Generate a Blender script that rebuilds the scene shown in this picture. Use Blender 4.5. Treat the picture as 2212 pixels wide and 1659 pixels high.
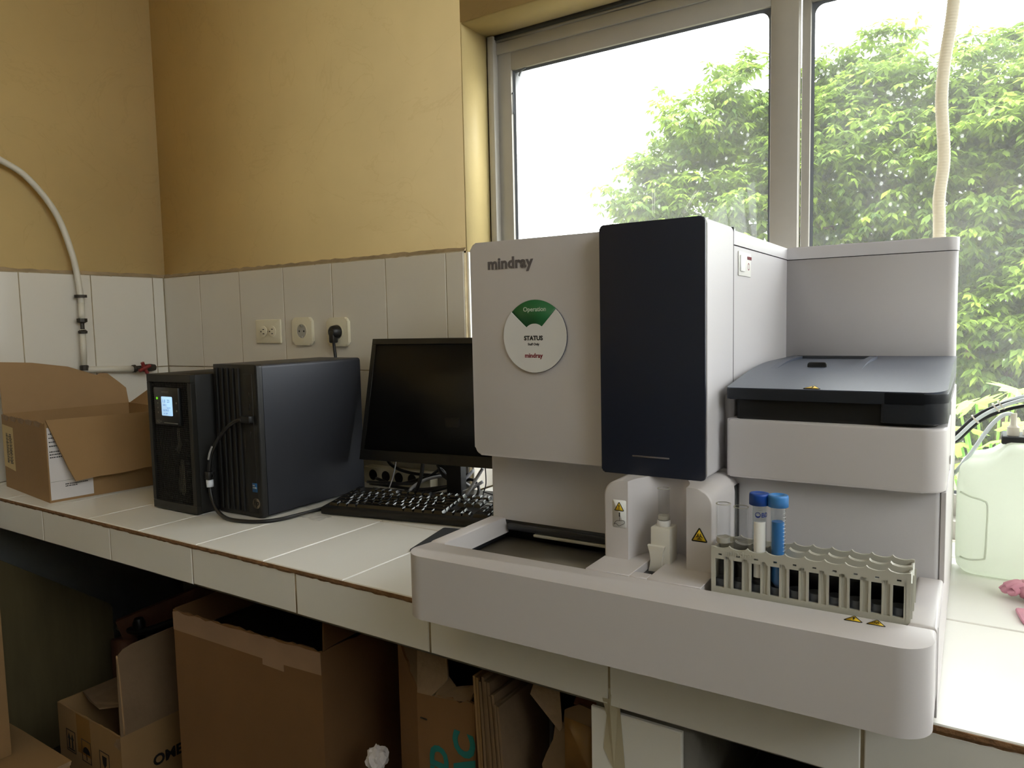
import bpy, bmesh, math, random
import numpy as np
from mathutils import Vector, Matrix

# ------------------------------------------------------------------ reset
for o in list(bpy.data.objects):
    bpy.data.objects.remove(o, do_unlink=True)
scene = bpy.context.scene
COL = scene.collection
R = math.radians

# ------------------------------------------------------------------ camera
cam_d = bpy.data.cameras.new('camera')
cam = bpy.data.objects.new('camera', cam_d)
COL.objects.link(cam)
cam_d.sensor_fit = 'HORIZONTAL'
cam_d.sensor_width = 36.0
cam_d.lens = 1596.24 / 2212 * 36.0
cam_d.clip_start = 0.02
cam_d.clip_end = 200
fw = Vector((-0.5475, 0.8329, -0.0813)).normalized()
rt = Vector((0.8364, 0.5477, -0.0213)).normalized()
up = rt.cross(fw).normalized()
rt = fw.cross(up).normalized()
cam.matrix_world = Matrix.Translation((2.3407, -1.4555, 0.4141)) @ \
    Matrix((rt, up, -fw)).transposed().to_4x4()
scene.camera = cam

# ------------------------------------------------------------------ view
scene.view_settings.view_transform = 'Standard'
scene.view_settings.look = 'None'
scene.view_settings.gamma = 1.0
scene.view_settings.exposure = 0.08
scene.view_settings.use_curve_mapping = False
scene.cycles.caustics_reflective = False
scene.cycles.caustics_refractive = False
scene.cycles.use_light_tree = False

# ------------------------------------------------------------------ world: bright overcast sky
world = bpy.data.worlds.new('overcast_sky')
scene.world = world
world.use_nodes = True
wn = world.node_tree.nodes
wl = world.node_tree.links
wn.clear()
wo = wn.new('ShaderNodeOutputWorld')
bg = wn.new('ShaderNodeBackground')
bg.inputs['Color'].default_value = (0.97, 0.985, 1.0, 1)      # even white cloud cover
bg.inputs['Strength'].default_value = 7.5
wl.new(bg.outputs['Background'], wo.inputs['Surface'])

# soft sun through thin cloud, behind the building (lights the trees only)
sd = bpy.data.lights.new('sun', 'SUN')
sd.energy = 4.0
sd.angle = R(25)
sd.color = (1.0, 0.97, 0.9)
so = bpy.data.objects.new('sun', sd)
COL.objects.link(so)
so.rotation_euler = Vector((0.25, 0.75, -1.0)).to_track_quat('-Z', 'Y').to_euler()

FILL_LAMP_STRENGTH = 10.0

# ------------------------------------------------------------------ materials
def lin(c):
    return tuple(((v / 255) / 12.92 if v / 255 <= 0.04045 else ((v / 255 + 0.055) / 1.055) ** 2.4) for v in c)

MATS = {}
def mat(name, rgb, rough=0.5, metal=0.0, var=None, bump=None, spec=0.5, coat=0.0, emit=None,
        emit_strength=0.0, trans=0.0, sss=0.0, rgb2=None, stretch=(1, 1, 1)):
    """procedural principled material. var=(scale, amount) colour mottling; bump=(scale, strength)"""
    m = bpy.data.materials.new(name)
    m.use_nodes = True
    n, l = m.node_tree.nodes, m.node_tree.links
    b = n['Principled BSDF']
    c = lin(rgb)
    b.inputs['Base Color'].default_value = (*c, 1)
    b.inputs['Roughness'].default_value = rough
    b.inputs['Metallic'].default_value = metal
    b.inputs['Specular IOR Level'].default_value = spec
    b.inputs['Coat Weight'].default_value = coat
    b.inputs['Transmission Weight'].default_value = trans
    b.inputs['Subsurface Weight'].default_value = sss
    if sss:
        b.inputs['Subsurface Radius'].default_value = (0.02, 0.02, 0.02)
    if emit:
        b.inputs['Emission Color'].default_value = (*lin(emit), 1)
        b.inputs['Emission Strength'].default_value = emit_strength
    if var or bump:
        t = n.new('ShaderNodeTexCoord')
        mpn = n.new('ShaderNodeMapping')
        mpn.inputs['Scale'].default_value = stretch
        l.new(t.outputs['Object'], mpn.inputs['Vector'])
    if var:
        z = n.new('ShaderNodeTexNoise')
        z.inputs['Scale'].default_value = var[0]
        z.inputs['Detail'].default_value = 5
        z.inputs['Roughness'].default_value = 0.6
        r = n.new('ShaderNodeValToRGB')
        d = lin(rgb2) if rgb2 else tuple(v * (1 - var[1]) for v in c)
        r.color_ramp.elements[0].position = 0.3
        r.color_ramp.elements[0].color = (*d, 1)
        r.color_ramp.elements[1].position = 0.7
        r.color_ramp.elements[1].color = (*c, 1)
        l.new(mpn.outputs['Vector'], z.inputs['Vector'])
        l.new(z.outputs['Fac'], r.inputs['Fac'])
        l.new(r.outputs['Color'], b.inputs['Base Color'])
    if bump:
        z2 = n.new('ShaderNodeTexNoise')
        z2.inputs['Scale'].default_value = bump[0]
        z2.inputs['Detail'].default_value = 4
        bp_ = n.new('ShaderNodeBump')
        bp_.inputs['Strength'].default_value = bump[1]
        bp_.inputs['Distance'].default_value = 0.01
        l.new(mpn.outputs['Vector'], z2.inputs['Vector'])
        l.new(z2.outputs['Fac'], bp_.inputs['Height'])
        l.new(bp_.outputs['Normal'], b.inputs['Normal'])
    MATS[name] = m
    return m

def clear_mat(name, tint=(1, 1, 1), rough=0.03, haze=0.0, haze_rgb=(255, 255, 255), ior=1.45, spots=False):
    """thin clear sheet: see-through with fresnel reflection and a little dusty haze"""
    m = bpy.data.materials.new(name)
    m.use_nodes = True
    n, l = m.node_tree.nodes, m.node_tree.links
    n.clear()
    out = n.new('ShaderNodeOutputMaterial')
    tr = n.new('ShaderNodeBsdfTransparent')
    tr.inputs['Color'].default_value = (*tint, 1)
    gl = n.new('ShaderNodeBsdfGlossy')
    gl.inputs['Roughness'].default_value = rough
    fr = n.new('ShaderNodeFresnel')
    fr.inputs['IOR'].default_value = ior
    mx = n.new('ShaderNodeMixShader')
    # no mirror on the way out of the sheet (rays are not bent inside it)
    ge = n.new('ShaderNodeNewGeometry')
    iv = n.new('ShaderNodeMath'); iv.operation = 'SUBTRACT'; iv.inputs[0].default_value = 1.0
    mu = n.new('ShaderNodeMath'); mu.operation = 'MULTIPLY'
    l.new(ge.outputs['Backfacing'], iv.inputs[1])
    l.new(iv.outputs['Value'], mu.inputs[0])
    l.new(fr.outputs['Fac'], mu.inputs[1])
    l.new(mu.outputs['Value'], mx.inputs['Fac'])
    l.new(tr.outputs['BSDF'], mx.inputs[1])
    l.new(gl.outputs['BSDF'], mx.inputs[2])
    last = mx
    if haze:
        df = n.new('ShaderNodeBsdfTranslucent')
        df.inputs['Color'].default_value = (*lin(haze_rgb), 1)
        mh = n.new('ShaderNodeMixShader')
        mh.inputs['Fac'].default_value = haze
        if spots:
            t = n.new('ShaderNodeTexCoord')
            z = n.new('ShaderNodeTexNoise')
            z.inputs['Scale'].default_value = 3.0
            z.inputs['Detail'].default_value = 6
            mr = n.new('ShaderNodeMapRange')
            mr.inputs['From Min'].default_value = 0.35
            mr.inputs['From Max'].default_value = 0.75
            mr.inputs['To Min'].default_value = haze * 0.4
            mr.inputs['To Max'].default_value = haze * 1.7
            l.new(t.outputs['Object'], z.inputs['Vector'])
            l.new(z.outputs['Fac'], mr.inputs['Value'])
            l.new(mr.outputs['Result'], mh.inputs['Fac'])
        l.new(mx.outputs['Shader'], mh.inputs[1])
        l.new(df.outputs['BSDF'], mh.inputs[2])
        last = mh
    l.new(last.outputs['Shader'], out.inputs['Surface'])
    MATS[name] = m
    return m

mat('paint_yellow', (236, 207, 146), 0.55, var=(1.6, 0.16), bump=(9, 0.10))
mat('paint_reveal', (226, 204, 146), 0.5, var=(5, 0.12), bump=(16, 0.15))
mat('paint_ceiling', (225, 220, 205), 0.8)
mat('paint_pale', (226, 222, 210), 0.6, var=(1.5, 0.06))
mat('floor_tile', (150, 146, 138), 0.5, var=(4, 0.25))
mat('wall_tile', (224, 218, 206), 0.11, var=(2.0, 0.06), bump=(5, 0.012))
mat('counter_tile', (236, 234, 227), 0.30, var=(2.5, 0.05), bump=(30, 0.012))
mat('grout', (176, 160, 128), 0.9, var=(40, 0.35))
mat('ledge_mortar', (172, 150, 116), 0.95, var=(14, 0.4), bump=(40, 0.4))
mat('tile_clay', (156, 116, 78), 0.95, var=(70, 0.45), bump=(90, 0.5))
mat('concrete', (120, 116, 108), 0.9, var=(8, 0.3), bump=(30, 0.3))
mat('under_wall', (112, 116, 112), 0.85, var=(3, 0.2))
mat('alu', (176, 172, 164), 0.42, 0.25, var=(20, 0.06))
mat('alu_dark', (58, 60, 64), 0.6)
mat('gasket', (96, 100, 106), 0.6)
mat('body_white', (206, 201, 201), 0.42, bump=(900, 0.02))
mat('body_white2', (200, 197, 199), 0.45, bump=(700, 0.035))
mat('navy', (27, 33, 49), 0.33, coat=0.0)
mat('navy_lid_sheen', (66, 73, 88), 0.36, bump=(500, 0.05))  # lightened navy: window sheen on the lid top put into the colour
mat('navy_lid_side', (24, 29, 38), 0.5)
mat('seam', (25, 25, 27), 0.8)
mat('tray_metal', (168, 163, 152), 0.24, 0.25, var=(6, 0.12))
mat('tray_dark', (44, 46, 50), 0.3)
mat('logo_grey', (98, 92, 92), 0.6)
mat('slot_black', (10, 11, 13), 0.5)
mat('holder_white', (222, 219, 210), 0.4)
mat('rack_grey', (186, 184, 172), 0.45)
mat('rack_dark', (78, 82, 90), 0.5)
mat('disc_white', (226, 225, 223), 0.35)
mat('disc_green', (38, 110, 62), 0.45)
mat('disc_navy', (30, 36, 66), 0.4)
mat('print_black', (24, 22, 24), 0.6)
mat('print_red', (128, 22, 40), 0.6)
mat('print_pale', (196, 214, 196), 0.6)
mat('print_blue', (24, 46, 122), 0.6)
mat('print_teal', (24, 112, 108), 0.8)
mat('print_white', (236, 236, 236), 0.5)
mat('print_dim', (120, 118, 108), 0.6)
mat('warn_yellow', (226, 190, 30), 0.5)
mat('sticker_white', (226, 225, 220), 0.5)
mat('cap_dark_blue', (14, 70, 160), 0.38)
mat('cap_blue', (70, 140, 212), 0.4)
mat('liquid_blue', (58, 132, 204), 0.4)
mat('label_white', (236, 234, 228), 0.6)
mat('plastic_black', (22, 22, 22), 0.42)
mat('plastic_black2', (14, 14, 15), 0.55)
mat('pc_side', (46, 48, 55), 0.44, 0.3)
mat('screen', (12, 12, 12), 0.5)
mat('key_black', (26, 26, 27), 0.16, spec=1.0)
mat('ups_metal', (30, 29, 25), 0.5, 0.2)
mat('ups_case', (12, 12, 12), 0.6)
mat('mesh_dark', (12, 12, 12), 0.7, bump=(260, 0.6))
mat('lcd', (150, 200, 235), 0.4, emit=(176, 212, 245), emit_strength=0.85)
mat('lcd_ink', (90, 120, 165), 0.5, emit=(120, 150, 200), emit_strength=0.35)
mat('led_green', (90, 200, 20), 0.4, emit=(120, 220, 30), emit_strength=0.6)
mat('usb_white', (220, 225, 235), 0.35)
mat('cord_black', (24, 24, 26), 0.4)
mat('cord_grey', (150, 150, 152), 0.45)
mat('hp_silver', (150, 138, 120), 0.3, 0.6)
mat('sticker_blue', (26, 92, 150), 0.4)
mat('socket_cream', (226, 218, 192), 0.3)
mat('socket_grey', (170, 168, 160), 0.4)
mat('hole', (30, 28, 26), 0.8)
mat('cardboard', (152, 119, 78), 0.85, var=(5, 0.14), bump=(120, 0.06))
mat('cardboard_in', (160, 128, 90), 0.9, var=(6, 0.12))
mat('cardboard_shaded', (126, 90, 54), 0.85, var=(4, 0.16), bump=(120, 0.06))  # darkened cardboard: shade under the counter put into the colour
mat('cardboard_grey', (128, 104, 78), 0.9, var=(6, 0.2), bump=(60, 0.12))
mat('torn_paper', (150, 125, 98), 0.95, var=(40, 0.25), bump=(60, 0.5))
mat('tape', (150, 112, 66), 0.25)
mat('tape_pale', (164, 132, 104), 0.4, var=(12, 0.15))
mat('tape_clear', (196, 186, 158), 0.3, var=(10, 0.2))
mat('paper', (214, 208, 206), 0.7, var=(6, 0.08))
mat('paper_tan', (196, 172, 122), 0.7)
mat('pipe_white', (214, 208, 192), 0.4)
mat('clamp_dark', (58, 52, 44), 0.5, 0.3)
mat('valve_red', (128, 36, 34), 0.5)
mat('jerry_black', (30, 30, 32), 0.4)
mat('tube_clear', (214, 222, 224), 0.25)
mat('glove_pink', (226, 158, 176), 0.55, var=(30, 0.2))
mat('mousepad', (36, 37, 39), 0.85, bump=(800, 0.1))
mat('board_brown', (104, 92, 62), 0.9, var=(3, 0.3), stretch=(1, 6, 1))
mat('wood', (104, 66, 44), 0.7, var=(5, 0.4), stretch=(8, 1, 1))
mat('black_and_shade', (20, 21, 24), 0.4, bump=(14, 0.4))  # black plastic; also paints the dark inside and between cartons
mat('fill_lamp_tube', (250, 250, 250), 0.5, emit=(255, 250, 240), emit_strength=FILL_LAMP_STRENGTH)
mat('fill_lamp_housing', (220, 220, 216), 0.5)
mat('bark', (104, 84, 74), 0.9, var=(8, 0.35))
mat('grass', (140, 138, 114), 0.95, var=(3, 0.4))
clear_mat('window_glass', (0.97, 0.985, 0.98), 0.02, haze=0.035, spots=True)
clear_mat('tube_glass', (0.965, 0.97, 0.975), 0.04, haze=0.012)
clear_mat('falcon_plastic', (0.92, 0.935, 0.94), 0.10, haze=0.05)
clear_mat('film', (0.95, 0.95, 0.95), 0.2, haze=0.22)

def leaf_mat(name, rgb_a, rgb_b, transl=0.45):
    m = bpy.data.materials.new(name)
    m.use_nodes = True
    n, l = m.node_tree.nodes, m.node_tree.links
    n.clear()
    out = n.new('ShaderNodeOutputMaterial')
    at = n.new('ShaderNodeAttribute')
    at.attribute_name = 'tone'
    r = n.new('ShaderNodeValToRGB')
    r.color_ramp.elements[0].color = (*lin(rgb_a), 1)
    r.color_ramp.elements[1].color = (*lin(rgb_b), 1)
    d = n.new('ShaderNodeBsdfPrincipled')
    d.inputs['Roughness'].default_value = 0.5
    t = n.new('ShaderNodeBsdfTranslucent')
    mx = n.new('ShaderNodeMixShader')
    mx.inputs['Fac'].default_value = transl
    l.new(at.outputs['Fac'], r.inputs['Fac'])
    l.new(r.outputs['Color'], d.inputs['Base Color'])
    l.new(r.outputs['Color'], t.inputs['Color'])
    l.new(d.outputs['BSDF'], mx.inputs[1])
    l.new(t.outputs['BSDF'], mx.inputs[2])
    l.new(mx.outputs['Shader'], out.inputs['Surface'])
    MATS[name] = m
for k_ in ('lcd', 'lcd_ink', 'led_green'):
    MATS[k_].cycles.emission_sampling = 'NONE'
def milky(name, rgb, fac, rough):
    leaf_mat(name, rgb, rgb, fac)
    for nd in MATS[name].node_tree.nodes:
        if nd.type == 'BSDF_PRINCIPLED':
            nd.inputs['Roughness'].default_value = rough
milky('jerry', (236, 240, 230), 0.55, 0.35)
milky('hose_white', (240, 234, 220), 0.45, 0.4)
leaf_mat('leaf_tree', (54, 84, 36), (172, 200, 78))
leaf_mat('leaf_lime', (150, 200, 84), (200, 232, 120))

# ------------------------------------------------------------------ helpers
def finish(bm, name, m, parent=None, smooth=True, ang=38):
    if smooth:
        lim = R(ang)
        for f in bm.faces:
            f.smooth = True
        for e in bm.edges:
            if len(e.link_faces) == 2:
                e.smooth = e.calc_face_angle(0.0) < lim
            else:
                e.smooth = False
    me = bpy.data.meshes.new(name)
    bm.to_mesh(me)
    bm.free()
    return link_mesh(me, name, m, parent)

def link_mesh(me, name, m, parent=None):
    me.materials.clear()
    me.materials.append(MATS[m])
    o = bpy.data.objects.new(name, me)
    COL.objects.link(o)
    if parent is not None:
        o.parent = parent
    return o

def tag(o, label=None, cat=None, group=None, kind=None):
    if label: o['label'] = label
    if cat: o['category'] = cat
    if group: o['group'] = group
    if kind: o['kind'] = kind
    return o

def thing(name, label=None, cat=None, loc=(0, 0, 0), rz=0.0, group=None, kind=None):
    o = bpy.data.objects.new(name, None)
    o.empty_display_size = 0.05
    COL.objects.link(o)
    o.location = loc
    o.rotation_euler = (0, 0, rz)
    return tag(o, label, cat, group, kind)

def dup(o, parent=None):
    c = o.copy()
    COL.objects.link(c)
    c.parent = parent
    for ch in list(o.children):
        dup(ch, c)
    return c

def bbox(bm, x0, x1, y0, y1, z0, z1, r=0.0, seg=2, pick=None, M=None):
    """box with bevelled edges; pick(axis, mid) chooses which edges are bevelled"""
    vs = [bm.verts.new((x, y, z)) for z in (z0, z1) for y in (y0, y1) for x in (x0, x1)]
    q = [(0, 2, 3, 1), (4, 5, 7, 6), (0, 1, 5, 4), (2, 6, 7, 3), (0, 4, 6, 2), (1, 3, 7, 5)]
    fs = [bm.faces.new([vs[i] for i in f]) for f in q]
    geo = list(vs)
    if r > 0:
        es = set(e for f in fs for e in f.edges)
        if pick:
            sel = []
            for e in es:
                d = e.verts[1].co - e.verts[0].co
                ax = max(range(3), key=lambda i: abs(d[i]))
                if pick(ax, (e.verts[0].co + e.verts[1].co) / 2):
                    sel.append(e)
            es = sel
        if es:
            before = set(bm.verts)
            res = bmesh.ops.bevel(bm, geom=list(es), offset=r, segments=seg, affect='EDGES', profile=0.5)
            geo = [v for v in set(res['verts']) | set(v for v in vs if v.is_valid)]
    if M is not None:
        bmesh.ops.transform(bm, matrix=M, verts=[v for v in geo if v.is_valid])
    return bm

def box(name, m, x0, x1, y0, y1, z0, z1, r=0.0, seg=2, parent=None, pick=None, M=None):
    bm = bmesh.new()
    bbox(bm, x0, x1, y0, y1, z0, z1, r, seg, pick, None)
    if M is not None:
        bm.transform(M)
    return finish(bm, name, m, parent)

def boxes(name, m, lst, parent=None, r=0.0):
    bm = bmesh.new()
    for b in lst:
        bbox(bm, *b, r=r, seg=1)
    return finish(bm, name, m, parent)

def roundpoly(pts, rad, seg=6):
    """2D polygon with rounded corners; rad: one number or a list"""
    n = len(pts)
    if not isinstance(rad, (list, tuple)):
        rad = [rad] * n
    out = []
    for i in range(n):
        p = Vector(pts[i])
        r = rad[i]
        if r <= 0:
            out.append((p.x, p.y))
            continue
        a = (Vector(pts[i - 1]) - p)
        b = (Vector(pts[(i + 1) % n]) - p)
        la, lb = a.length, b.length
        a.normalize(); b.normalize()
        th = math.acos(max(-1, min(1, a.dot(b))))
        t = min(r / math.tan(th / 2), la * 0.49, lb * 0.49)
        rr = t * math.tan(th / 2)
        c = p + (a + b).normalized() * (rr / math.sin(th / 2))
        s = p + a * t - c
        e = p + b * t - c
        a0 = math.atan2(s.y, s.x); a1 = math.atan2(e.y, e.x)
        d = a1 - a0
        while d > math.pi: d -= 2 * math.pi
        while d < -math.pi: d += 2 * math.pi
        for k in range(seg + 1):
            w = a0 + d * k / seg
            out.append((c.x + rr * math.cos(w), c.y + rr * math.sin(w)))
    return out

def prism_bm(bm, pts, z0, z1, bev=0.0, seg=2, M=None, bottom=True):
    n = len(pts)
    area = sum(pts[i][0] * pts[(i + 1) % n][1] - pts[(i + 1) % n][0] * pts[i][1] for i in range(n))
    if area < 0:
        pts = list(reversed(pts))
    lo = [bm.verts.new((p[0], p[1], z0)) for p in pts]
    hi = [bm.verts.new((p[0], p[1], z1)) for p in pts]
    fb = bm.faces.new(list(reversed(lo)))
    ft = bm.faces.new(hi)
    for i in range(n):
        bm.faces.new((lo[i], lo[(i + 1) % n], hi[(i + 1) % n], hi[i]))
    geo = set(lo + hi)
    if bev > 0:
        es = list(ft.edges) + (list(fb.edges) if bottom else [])
        res = bmesh.ops.bevel(bm, geom=es, offset=bev, segments=seg, affect='EDGES', profile=0.5)
        geo = set(v for v in geo if v.is_valid) | set(res['verts'])
    if M is not None:
        bmesh.ops.transform(bm, matrix=M, verts=list(geo))

def prism(name, m, pts, z0, z1, bev=0.0, seg=2, parent=None, M=None, bottom=True):
    bm = bmesh.new()
    prism_bm(bm, pts, z0, z1, bev, seg, None, bottom)
    if M is not None:
        bm.transform(M)
        if M.determinant() < 0:
            bmesh.ops.reverse_faces(bm, faces=bm.faces[:])
    return finish(bm, name, m, parent)

# maps polygon (u,v) + depth w to world axes
M_XZ = Matrix(((1, 0, 0, 0), (0, 0, -1, 0), (0, 1, 0, 0), (0, 0, 0, 1)))     # (u,v,w)->(u,-w,v): w toward -y
M_YZ = Matrix(((0, 0, 1, 0), (1, 0, 0, 0), (0, 1, 0, 0), (0, 0, 0, 1)))      # (u,v,w)->(w,u,v)

def smooth_path(pts, n=8):
    pts = [Vector(p) for p in pts]
    if len(pts) < 3:
        return pts
    P = [pts[0] * 2 - pts[1]] + pts + [pts[-1] * 2 - pts[-2]]
    out = []
    for i in range(1, len(P) - 2):
        for k in range(n):
            t = k / n
            a, b, c, d = P[i - 1], P[i], P[i + 1], P[i + 2]
            out.append(0.5 * ((2 * b) + (c - a) * t + (2 * a - 5 * b + 4 * c - d) * t * t + (3 * b - a - 3 * c + d) * t ** 3))
    out.append(pts[-1])
    return out

def tube_bm(bm, path, r, seg=8, rfun=None, caps=True):
    path = [Vector(p) for p in path]
    n = len(path)
    t0 = (path[1] - path[0]).normalized()
    ref = Vector((0, 0, 1)) if abs(t0.z) < 0.9 else Vector((1, 0, 0))
    nrm = t0.cross(ref).normalized()
    rings = []
    for i in range(n):
        t = (path[min(i + 1, n - 1)] - path[max(i - 1, 0)]).normalized()
        nrm = (nrm - t * nrm.dot(t)).normalized()
        bi = t.cross(nrm)
        rr = rfun(i) if rfun else r
        rings.append([bm.verts.new(path[i] + (nrm * math.cos(2 * math.pi * k / seg) + bi * math.sin(2 * math.pi * k / seg)) * rr) for k in range(seg)])
    for i in range(n - 1):
        for k in range(seg):
            bm.faces.new((rings[i][k], rings[i][(k + 1) % seg], rings[i + 1][(k + 1) % seg], rings[i + 1][k]))
    if caps:
        bm.faces.new(list(reversed(rings[0])))
        bm.faces.new(rings[-1])

def tube(name, m, pts, r, seg=8, parent=None, n=8, smooth=True, rfun=None):
    bm = bmesh.new()
    tube_bm(bm, smooth_path(pts, n) if smooth else pts, r, seg, rfun)
    return finish(bm, name, m, parent, ang=60)

def lathe_bm(bm, prof, seg=24, c=(0, 0, 0), close=False):
    """prof: (radius, z) from bottom to top around the z axis"""
    rings = []
    for r, z in prof:
        if r <= 1e-6:
            rings.append([bm.verts.new((c[0], c[1], c[2] + z))])
        else:
            rings.append([bm.verts.new((c[0] + r * math.cos(2 * math.pi * k / seg), c[1] + r * math.sin(2 * math.pi * k / seg), c[2] + z)) for k in range(seg)])
    for a, b in zip(rings[:-1], rings[1:]):
        for k in range(seg):
            k2 = (k + 1) % seg
            if len(a) == 1 and len(b) == 1:
                continue
            if len(a) == 1:
                bm.faces.new((a[0], b[k2], b[k]))
            elif len(b) == 1:
                bm.faces.new((a[k], a[k2], b[0]))
            else:
                bm.faces.new((a[k], a[k2], b[k2], b[k]))

def lathe(name, m, prof, seg=24, parent=None, c=(0, 0, 0), M=None, ang=40):
    bm = bmesh.new()
    lathe_bm(bm, prof, seg, c)
    if M is not None:
        bm.transform(M)
    bmesh.ops.recalc_face_normals(bm, faces=bm.faces[:])
    return finish(bm, name, m, parent, ang=ang)

def text(name, m, s, size, M, parent=None, depth=0.0004, offset=0.0, shear=0.0, align='LEFT', space=1.0):
    c = bpy.data.curves.new('txt', 'FONT')
    c.body = s
    c.size = size
    c.extrude = depth
    c.offset = offset
    c.shear = shear
    c.align_x = align
    c.space_character = space
    c.resolution_u = 3
    o = bpy.data.objects.new('txt', c)
    COL.objects.link(o)
    dg = bpy.context.evaluated_depsgraph_get()
    me = bpy.data.meshes.new_from_object(o.evaluated_get(dg))
    bpy.data.objects.remove(o, do_unlink=True)
    bpy.data.curves.remove(c)
    me.transform(M)
    me.name = name
    return link_mesh(me, name, m, parent)

def frame_m(o, x, y):
    """matrix: origin o, text x-axis, text y-axis"""
    x = Vector(x).normalized(); y = Vector(y).normalized(); z = x.cross(y)
    M = Matrix((x, y, z)).transposed().to_4x4()
    M.translation = Vector(o)
    return M

def sheet(name, m, pts, th, parent=None):
    """thin slab from a planar 3D polygon"""
    P = [Vector(p) for p in pts]
    nrm = Vector((0, 0, 0))
    for i in range(len(P)):
        nrm += P[i].cross(P[(i + 1) % len(P)])
    nrm.normalize()
    bm = bmesh.new()
    a = [bm.verts.new(p) for p in P]
    b = [bm.verts.new(p - nrm * th) for p in P]
    bm.faces.new(a)
    bm.faces.new(list(reversed(b)))
    for i in range(len(P)):
        j = (i + 1) % len(P)
        bm.faces.new((a[j], a[i], b[i], b[j]))
    return finish(bm, name, m, parent, smooth=False)

def jag(a, b, n, amp, rnd, up=(0, 0, 1)):
    """points from a to b with jagged offset"""
    a = Vector(a); b = Vector(b); u = Vector(up)
    return [tuple(a.lerp(b, i / n) + u * (0 if i in (0, n) else rnd.uniform(-amp, amp))) for i in range(n + 1)]

# ------------------------------------------------------------------ room shell
ZF, ZC = -0.82, 2.35
RX, RY = 4.1, -4.2
WX0, WX1, WZ1 = 1.2587, 3.85, 1.126     # window opening
def struct(o):
    o['kind'] = 'structure'
    return o
struct(box('floor', 'floor_tile', -0.2, RX + .2, RY - .2, 0.2, ZF - 0.1, ZF))
struct(box('ceiling', 'paint_ceiling', -0.2, RX + .2, RY - .2, 0.2, ZC, ZC + 0.12))

def wall_paint(name, base, low):
    """paint above the counter, bare grey render below it"""
    m = MATS[base].copy()
    m.name = name
    n, l = m.node_tree.nodes, m.node_tree.links
    b = n['Principled BSDF']
    src = b.inputs['Base Color'].links[0].from_socket
    t = n.new('ShaderNodeTexCoord')
    s = n.new('ShaderNodeSeparateXYZ')
    lt = n.new('ShaderNodeMath'); lt.operation = 'LESS_THAN'; lt.inputs[1].default_value = -0.02
    mx = n.new('ShaderNodeMix'); mx.data_type = 'RGBA'
    mx.inputs[7].default_value = (*lin(low), 1)
    l.new(t.outputs['Object'], s.inputs['Vector'])
    l.new(s.outputs['Z'], lt.inputs[0])
    l.new(lt.outputs['Value'], mx.inputs[0])
    l.new(src, mx.inputs[6])
    l.new(mx.outputs[2], b.inputs['Base Color'])
    # scratches and smears of their own shape
    z = n.new('ShaderNodeTexNoise'); z.inputs['Scale'].default_value = 3.5; z.inputs['Detail'].default_value = 8
    z.inputs['Distortion'].default_value = 1.6
    rr = n.new('ShaderNodeValToRGB')
    rr.color_ramp.elements[0].position = 0.492; rr.color_ramp.elements[0].color = (1, 1, 1, 1)
    rr.color_ramp.elements[1].position = 0.5; rr.color_ramp.elements[1].color = (0.86, 0.82, 0.75, 1)
    e = rr.color_ramp.elements.new(0.508); e.color = (1, 1, 1, 1)
    mu = n.new('ShaderNodeMix'); mu.data_type = 'RGBA'; mu.blend_type = 'MULTIPLY'
    mu.inputs[0].default_value = 0.35
    l.new(t.outputs['Object'], z.inputs['Vector'])
    l.new(z.outputs['Fac'], rr.inputs['Fac'])
    l.new(mx.outputs[2], mu.inputs[6])
    l.new(rr.outputs['Color'], mu.inputs[7])
    l.new(mu.outputs[2], b.inputs['Base Color'])
    MATS[name] = m
wall_paint('wall_paint', 'paint_yellow', (186, 190, 188))

wall_back = struct(boxes('wall_back', 'wall_paint', [
    (-0.2, WX0, 0, 0.2, ZF, ZC),
    (WX0, WX1, 0, 0.2, WZ1, ZC),
    (WX0, WX1, 0, 0.2, ZF, -0.02),
    (WX1, RX + .2, 0, 0.2, ZF, ZC)]))
wall_left = struct(box('wall_left', 'wall_paint', -0.2, 0, RY, 0, ZF, ZC))
SY0, SY1, SZ0, SZ1 = -2.6, -0.35, 0.95, 2.25     # opening of the added side window
struct(boxes('wall_right', 'paint_pale', [
    (RX, RX + .2, RY, SY0, ZF, ZC), (RX, RX + .2, SY1, 0, ZF, ZC),
    (RX, RX + .2, SY0, SY1, ZF, SZ0), (RX, RX + .2, SY0, SY1, SZ1, ZC)]))
struct(box('wall_rear', 'paint_pale', -0.2, RX + .2, RY - .2, RY, ZF, ZC))

# tiles ------------------------------------------------------------
TILE_MESH = {}
def tile_mesh(sx, sy, th, m):
    k = (round(sx, 4), round(sy, 4), th, m)
    if k not in TILE_MESH:
        bm = bmesh.new()
        bbox(bm, 0, sx, 0, sy, 0, th, r=0.0013, seg=1, pick=lambda ax, mid: mid.z > th * 0.6)
        for f in bm.faces: f.smooth = False
        me = bpy.data.meshes.new('tile')
        bm.to_mesh(me); bm.free()
        me.materials.append(MATS[m])
        TILE_MESH[k] = me
    return TILE_MESH[k]
trnd = random.Random(3)
def tile(parent, M, sx, sy, th, m, name='tile', wob=0.0):
    o = bpy.data.objects.new(name, tile_mesh(sx, sy, th, m))
    COL.objects.link(o)
    o.parent = parent
    o.matrix_local = M @ Matrix.Rotation(trnd.uniform(-wob, wob), 4, 'X') @ Matrix.Rotation(trnd.uniform(-wob, wob), 4, 'Y')
    return o
G = 0.0022   # joint
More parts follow.
